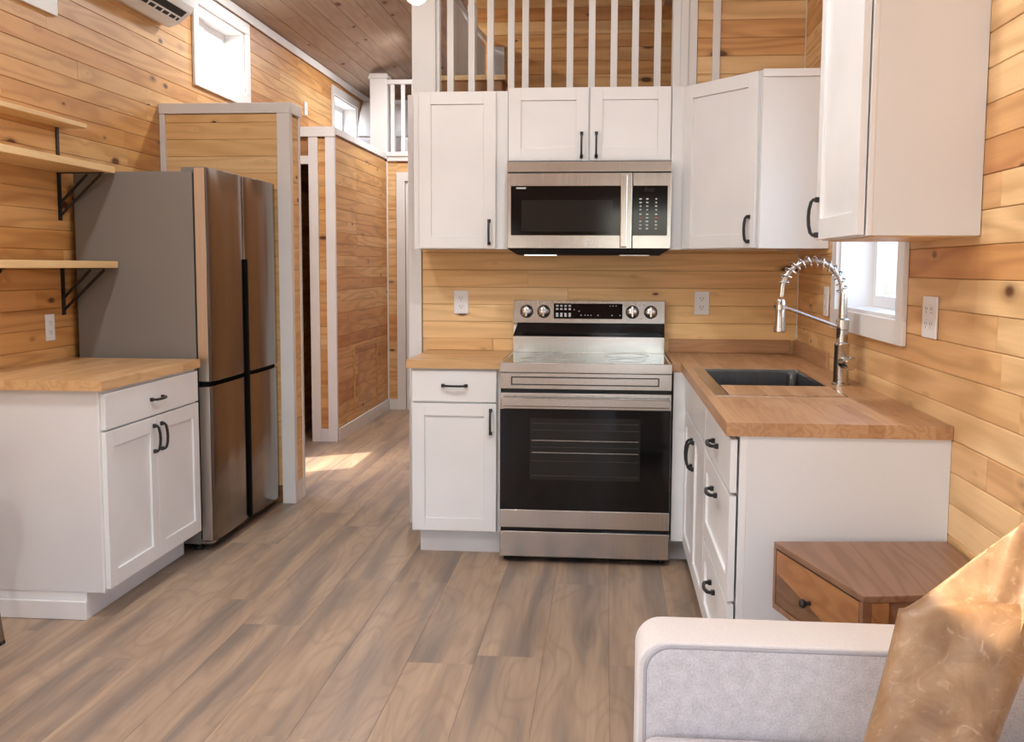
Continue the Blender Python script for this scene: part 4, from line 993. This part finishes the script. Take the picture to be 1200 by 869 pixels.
# ------------------------------------------------------------------ bar stool at the left edge
t = thing('bar_stool', (-3.23, -1.92, 0), 'bronzed metal bar stool standing at the counter end', 'stool')
sx, sy = -3.24, -2.02
for ax, ay in ((.155, .10), (.155, -.16), (-.155, .10), (-.155, -.16)):
    mk('leg', MB().sweep([(sx+ax, sy+ay, .012), (sx+ax*.62, sy+ay*.62, .64)], .019, 4, sq=True), 'bronze', t, bevel=.001)
    mk('foot_pad', B(sx+ax-.014, sx+ax+.014, sy+ay-.014, sy+ay+.014, .0003, .0135), 'rubber', t)
mk('footrest', B(sx-.125, sx+.125, sy-.13, sy-.12, .2, .22), 'bronze', t)
mk('seat', MB().lathe([(.16, 0), (.175, .01), (.175, .035), (.16, .045)], (sx, sy, .641), 28), 'stoolseat', t, smooth=True)

# ------------------------------------------------------------------ lamps
def pendant(x, y, z, r, label, watts):
    t = thing('pendant_lamp', (x, y, z), label, 'lamp')
    mk('globe', MB().lathe([(r*math.sin(a), -r*math.cos(a)) for a in [math.pi*(i+.4)/13 for i in range(13)]], (x, y, z), 24), 'lamp', t, smooth=True)
    mk('socket', MB().lathe([(.018, r*.94), (.02, r*.94+.05), (.006, r*.94+.06)], (x, y, z), 16), 'black', t, smooth=True)
    mk('rod', MB().sweep([(x, y, z+r*.94+.06), (x, y, ceil_z(x)-.006)], .005, 8), 'black', t)
    ld = bpy.data.lights.new('globe_glow', 'POINT'); ld.energy = watts; ld.shadow_soft_size = r*1.02; ld.color = (1, .96, .90)
    lo = bpy.data.objects.new('globe_glow', ld); COL.objects.link(lo); lo.parent = t
    mk('canopy', MB().lathe([(.05, 0), (.055, .015)], (x, y, ceil_z(x)-.022), 20), 'black', t, smooth=True)
pendant(-1.80, -.70, 2.524, .05, 'warm glowing globe pendant lamp in front of the white newel post', 14)
pendant(-1.9, -4.5, 2.75, .09, 'added globe pendant lamp, out of view over the living end', 26)  # unseen lamp, added as fill for the whole room
def added_downlight(x, y, watts, label):  # ceiling lamps out of view, added to brighten the room
    z = ceil_z(x)-.012
    t = thing('added_downlight', (x, y, z-.03), label, 'lamp', 'added ceiling lamps')
    tilt = (-1 if x <= RX else 1)*ang
    mk('rim', MB().lathe([(.085, -.010), (.10, -.006), (.10, .004)], (x, y, z-.014), 28), 'plastic', t, smooth=True)
    mk('diffuser', MB().lathe([(.08, -.0125), (.08, -.0105)], (x, y, z-.014), 28), 'led', t)
    ld = bpy.data.lights.new('added_lamp_glow', 'AREA'); ld.shape = 'DISK'; ld.size = .16; ld.energy = watts; ld.color = (.95, .975, 1)
    lo = bpy.data.objects.new('added_lamp_glow', ld); COL.objects.link(lo); lo.parent = t; lo.location = (0, 0, -.002)
LB = 'added round ceiling fill lamp above the '
for (x, y, wt, lb) in ((-2.5, -2.6, 32, 'left counter'), (-.95, -2.4, 26, 'sink counter'), (-2.5, -4.6, 26, 'living room window side'), (-.95, -4.6, 18, 'sofa'), (-2.6, 1.2, 28, 'side door of the hall'), (-2.48, 3.5, 32, 'far end of the hall'), (-1.35, 5.4, 14, 'bed loft'), (-1.0, 1.0, 2, 'loft step')): added_downlight(x, y, wt, LB+lb)
def spot(x, y, tx, ty, tz, watts):  # added lamp, stands in for sunlight on the leather pillow
    z = ceil_z(x)
    t = thing('sun_stand_in_spot', (x, y, z-.12), 'added spotlight standing in for sunlight on the leather pillow', 'lamp')
    d = (Vector((tx, ty, tz))-Vector((x, y, z-.10))).normalized()
    mk('mount', MB().lathe([(.03, 0), (.03, .03)], (x, y, z-.038), 16), 'black', t, smooth=True)
    mk('head', MB().lathe([(.028, -.05), (.03, .0), (.03, .03)], (x, y, z-.085), 16, d), 'black', t, smooth=True)
    ld = bpy.data.lights.new('sun_spot_glow', 'SPOT'); ld.energy = watts; ld.spot_size = math.radians(5.4); ld.spot_blend = .4; ld.shadow_soft_size = .01; ld.color = (1, .80, .52)
    lo = bpy.data.objects.new('sun_spot_glow', ld); COL.objects.link(lo); lo.parent = t; lo.location = Vector((x, y, z-.085))+d*.035-Vector((x, y, z-.12)); lo.rotation_euler = d.to_track_quat('-Z', 'Y').to_euler()
spot(-2.3, -2.9, -.265, -3.385, .835, 1300)
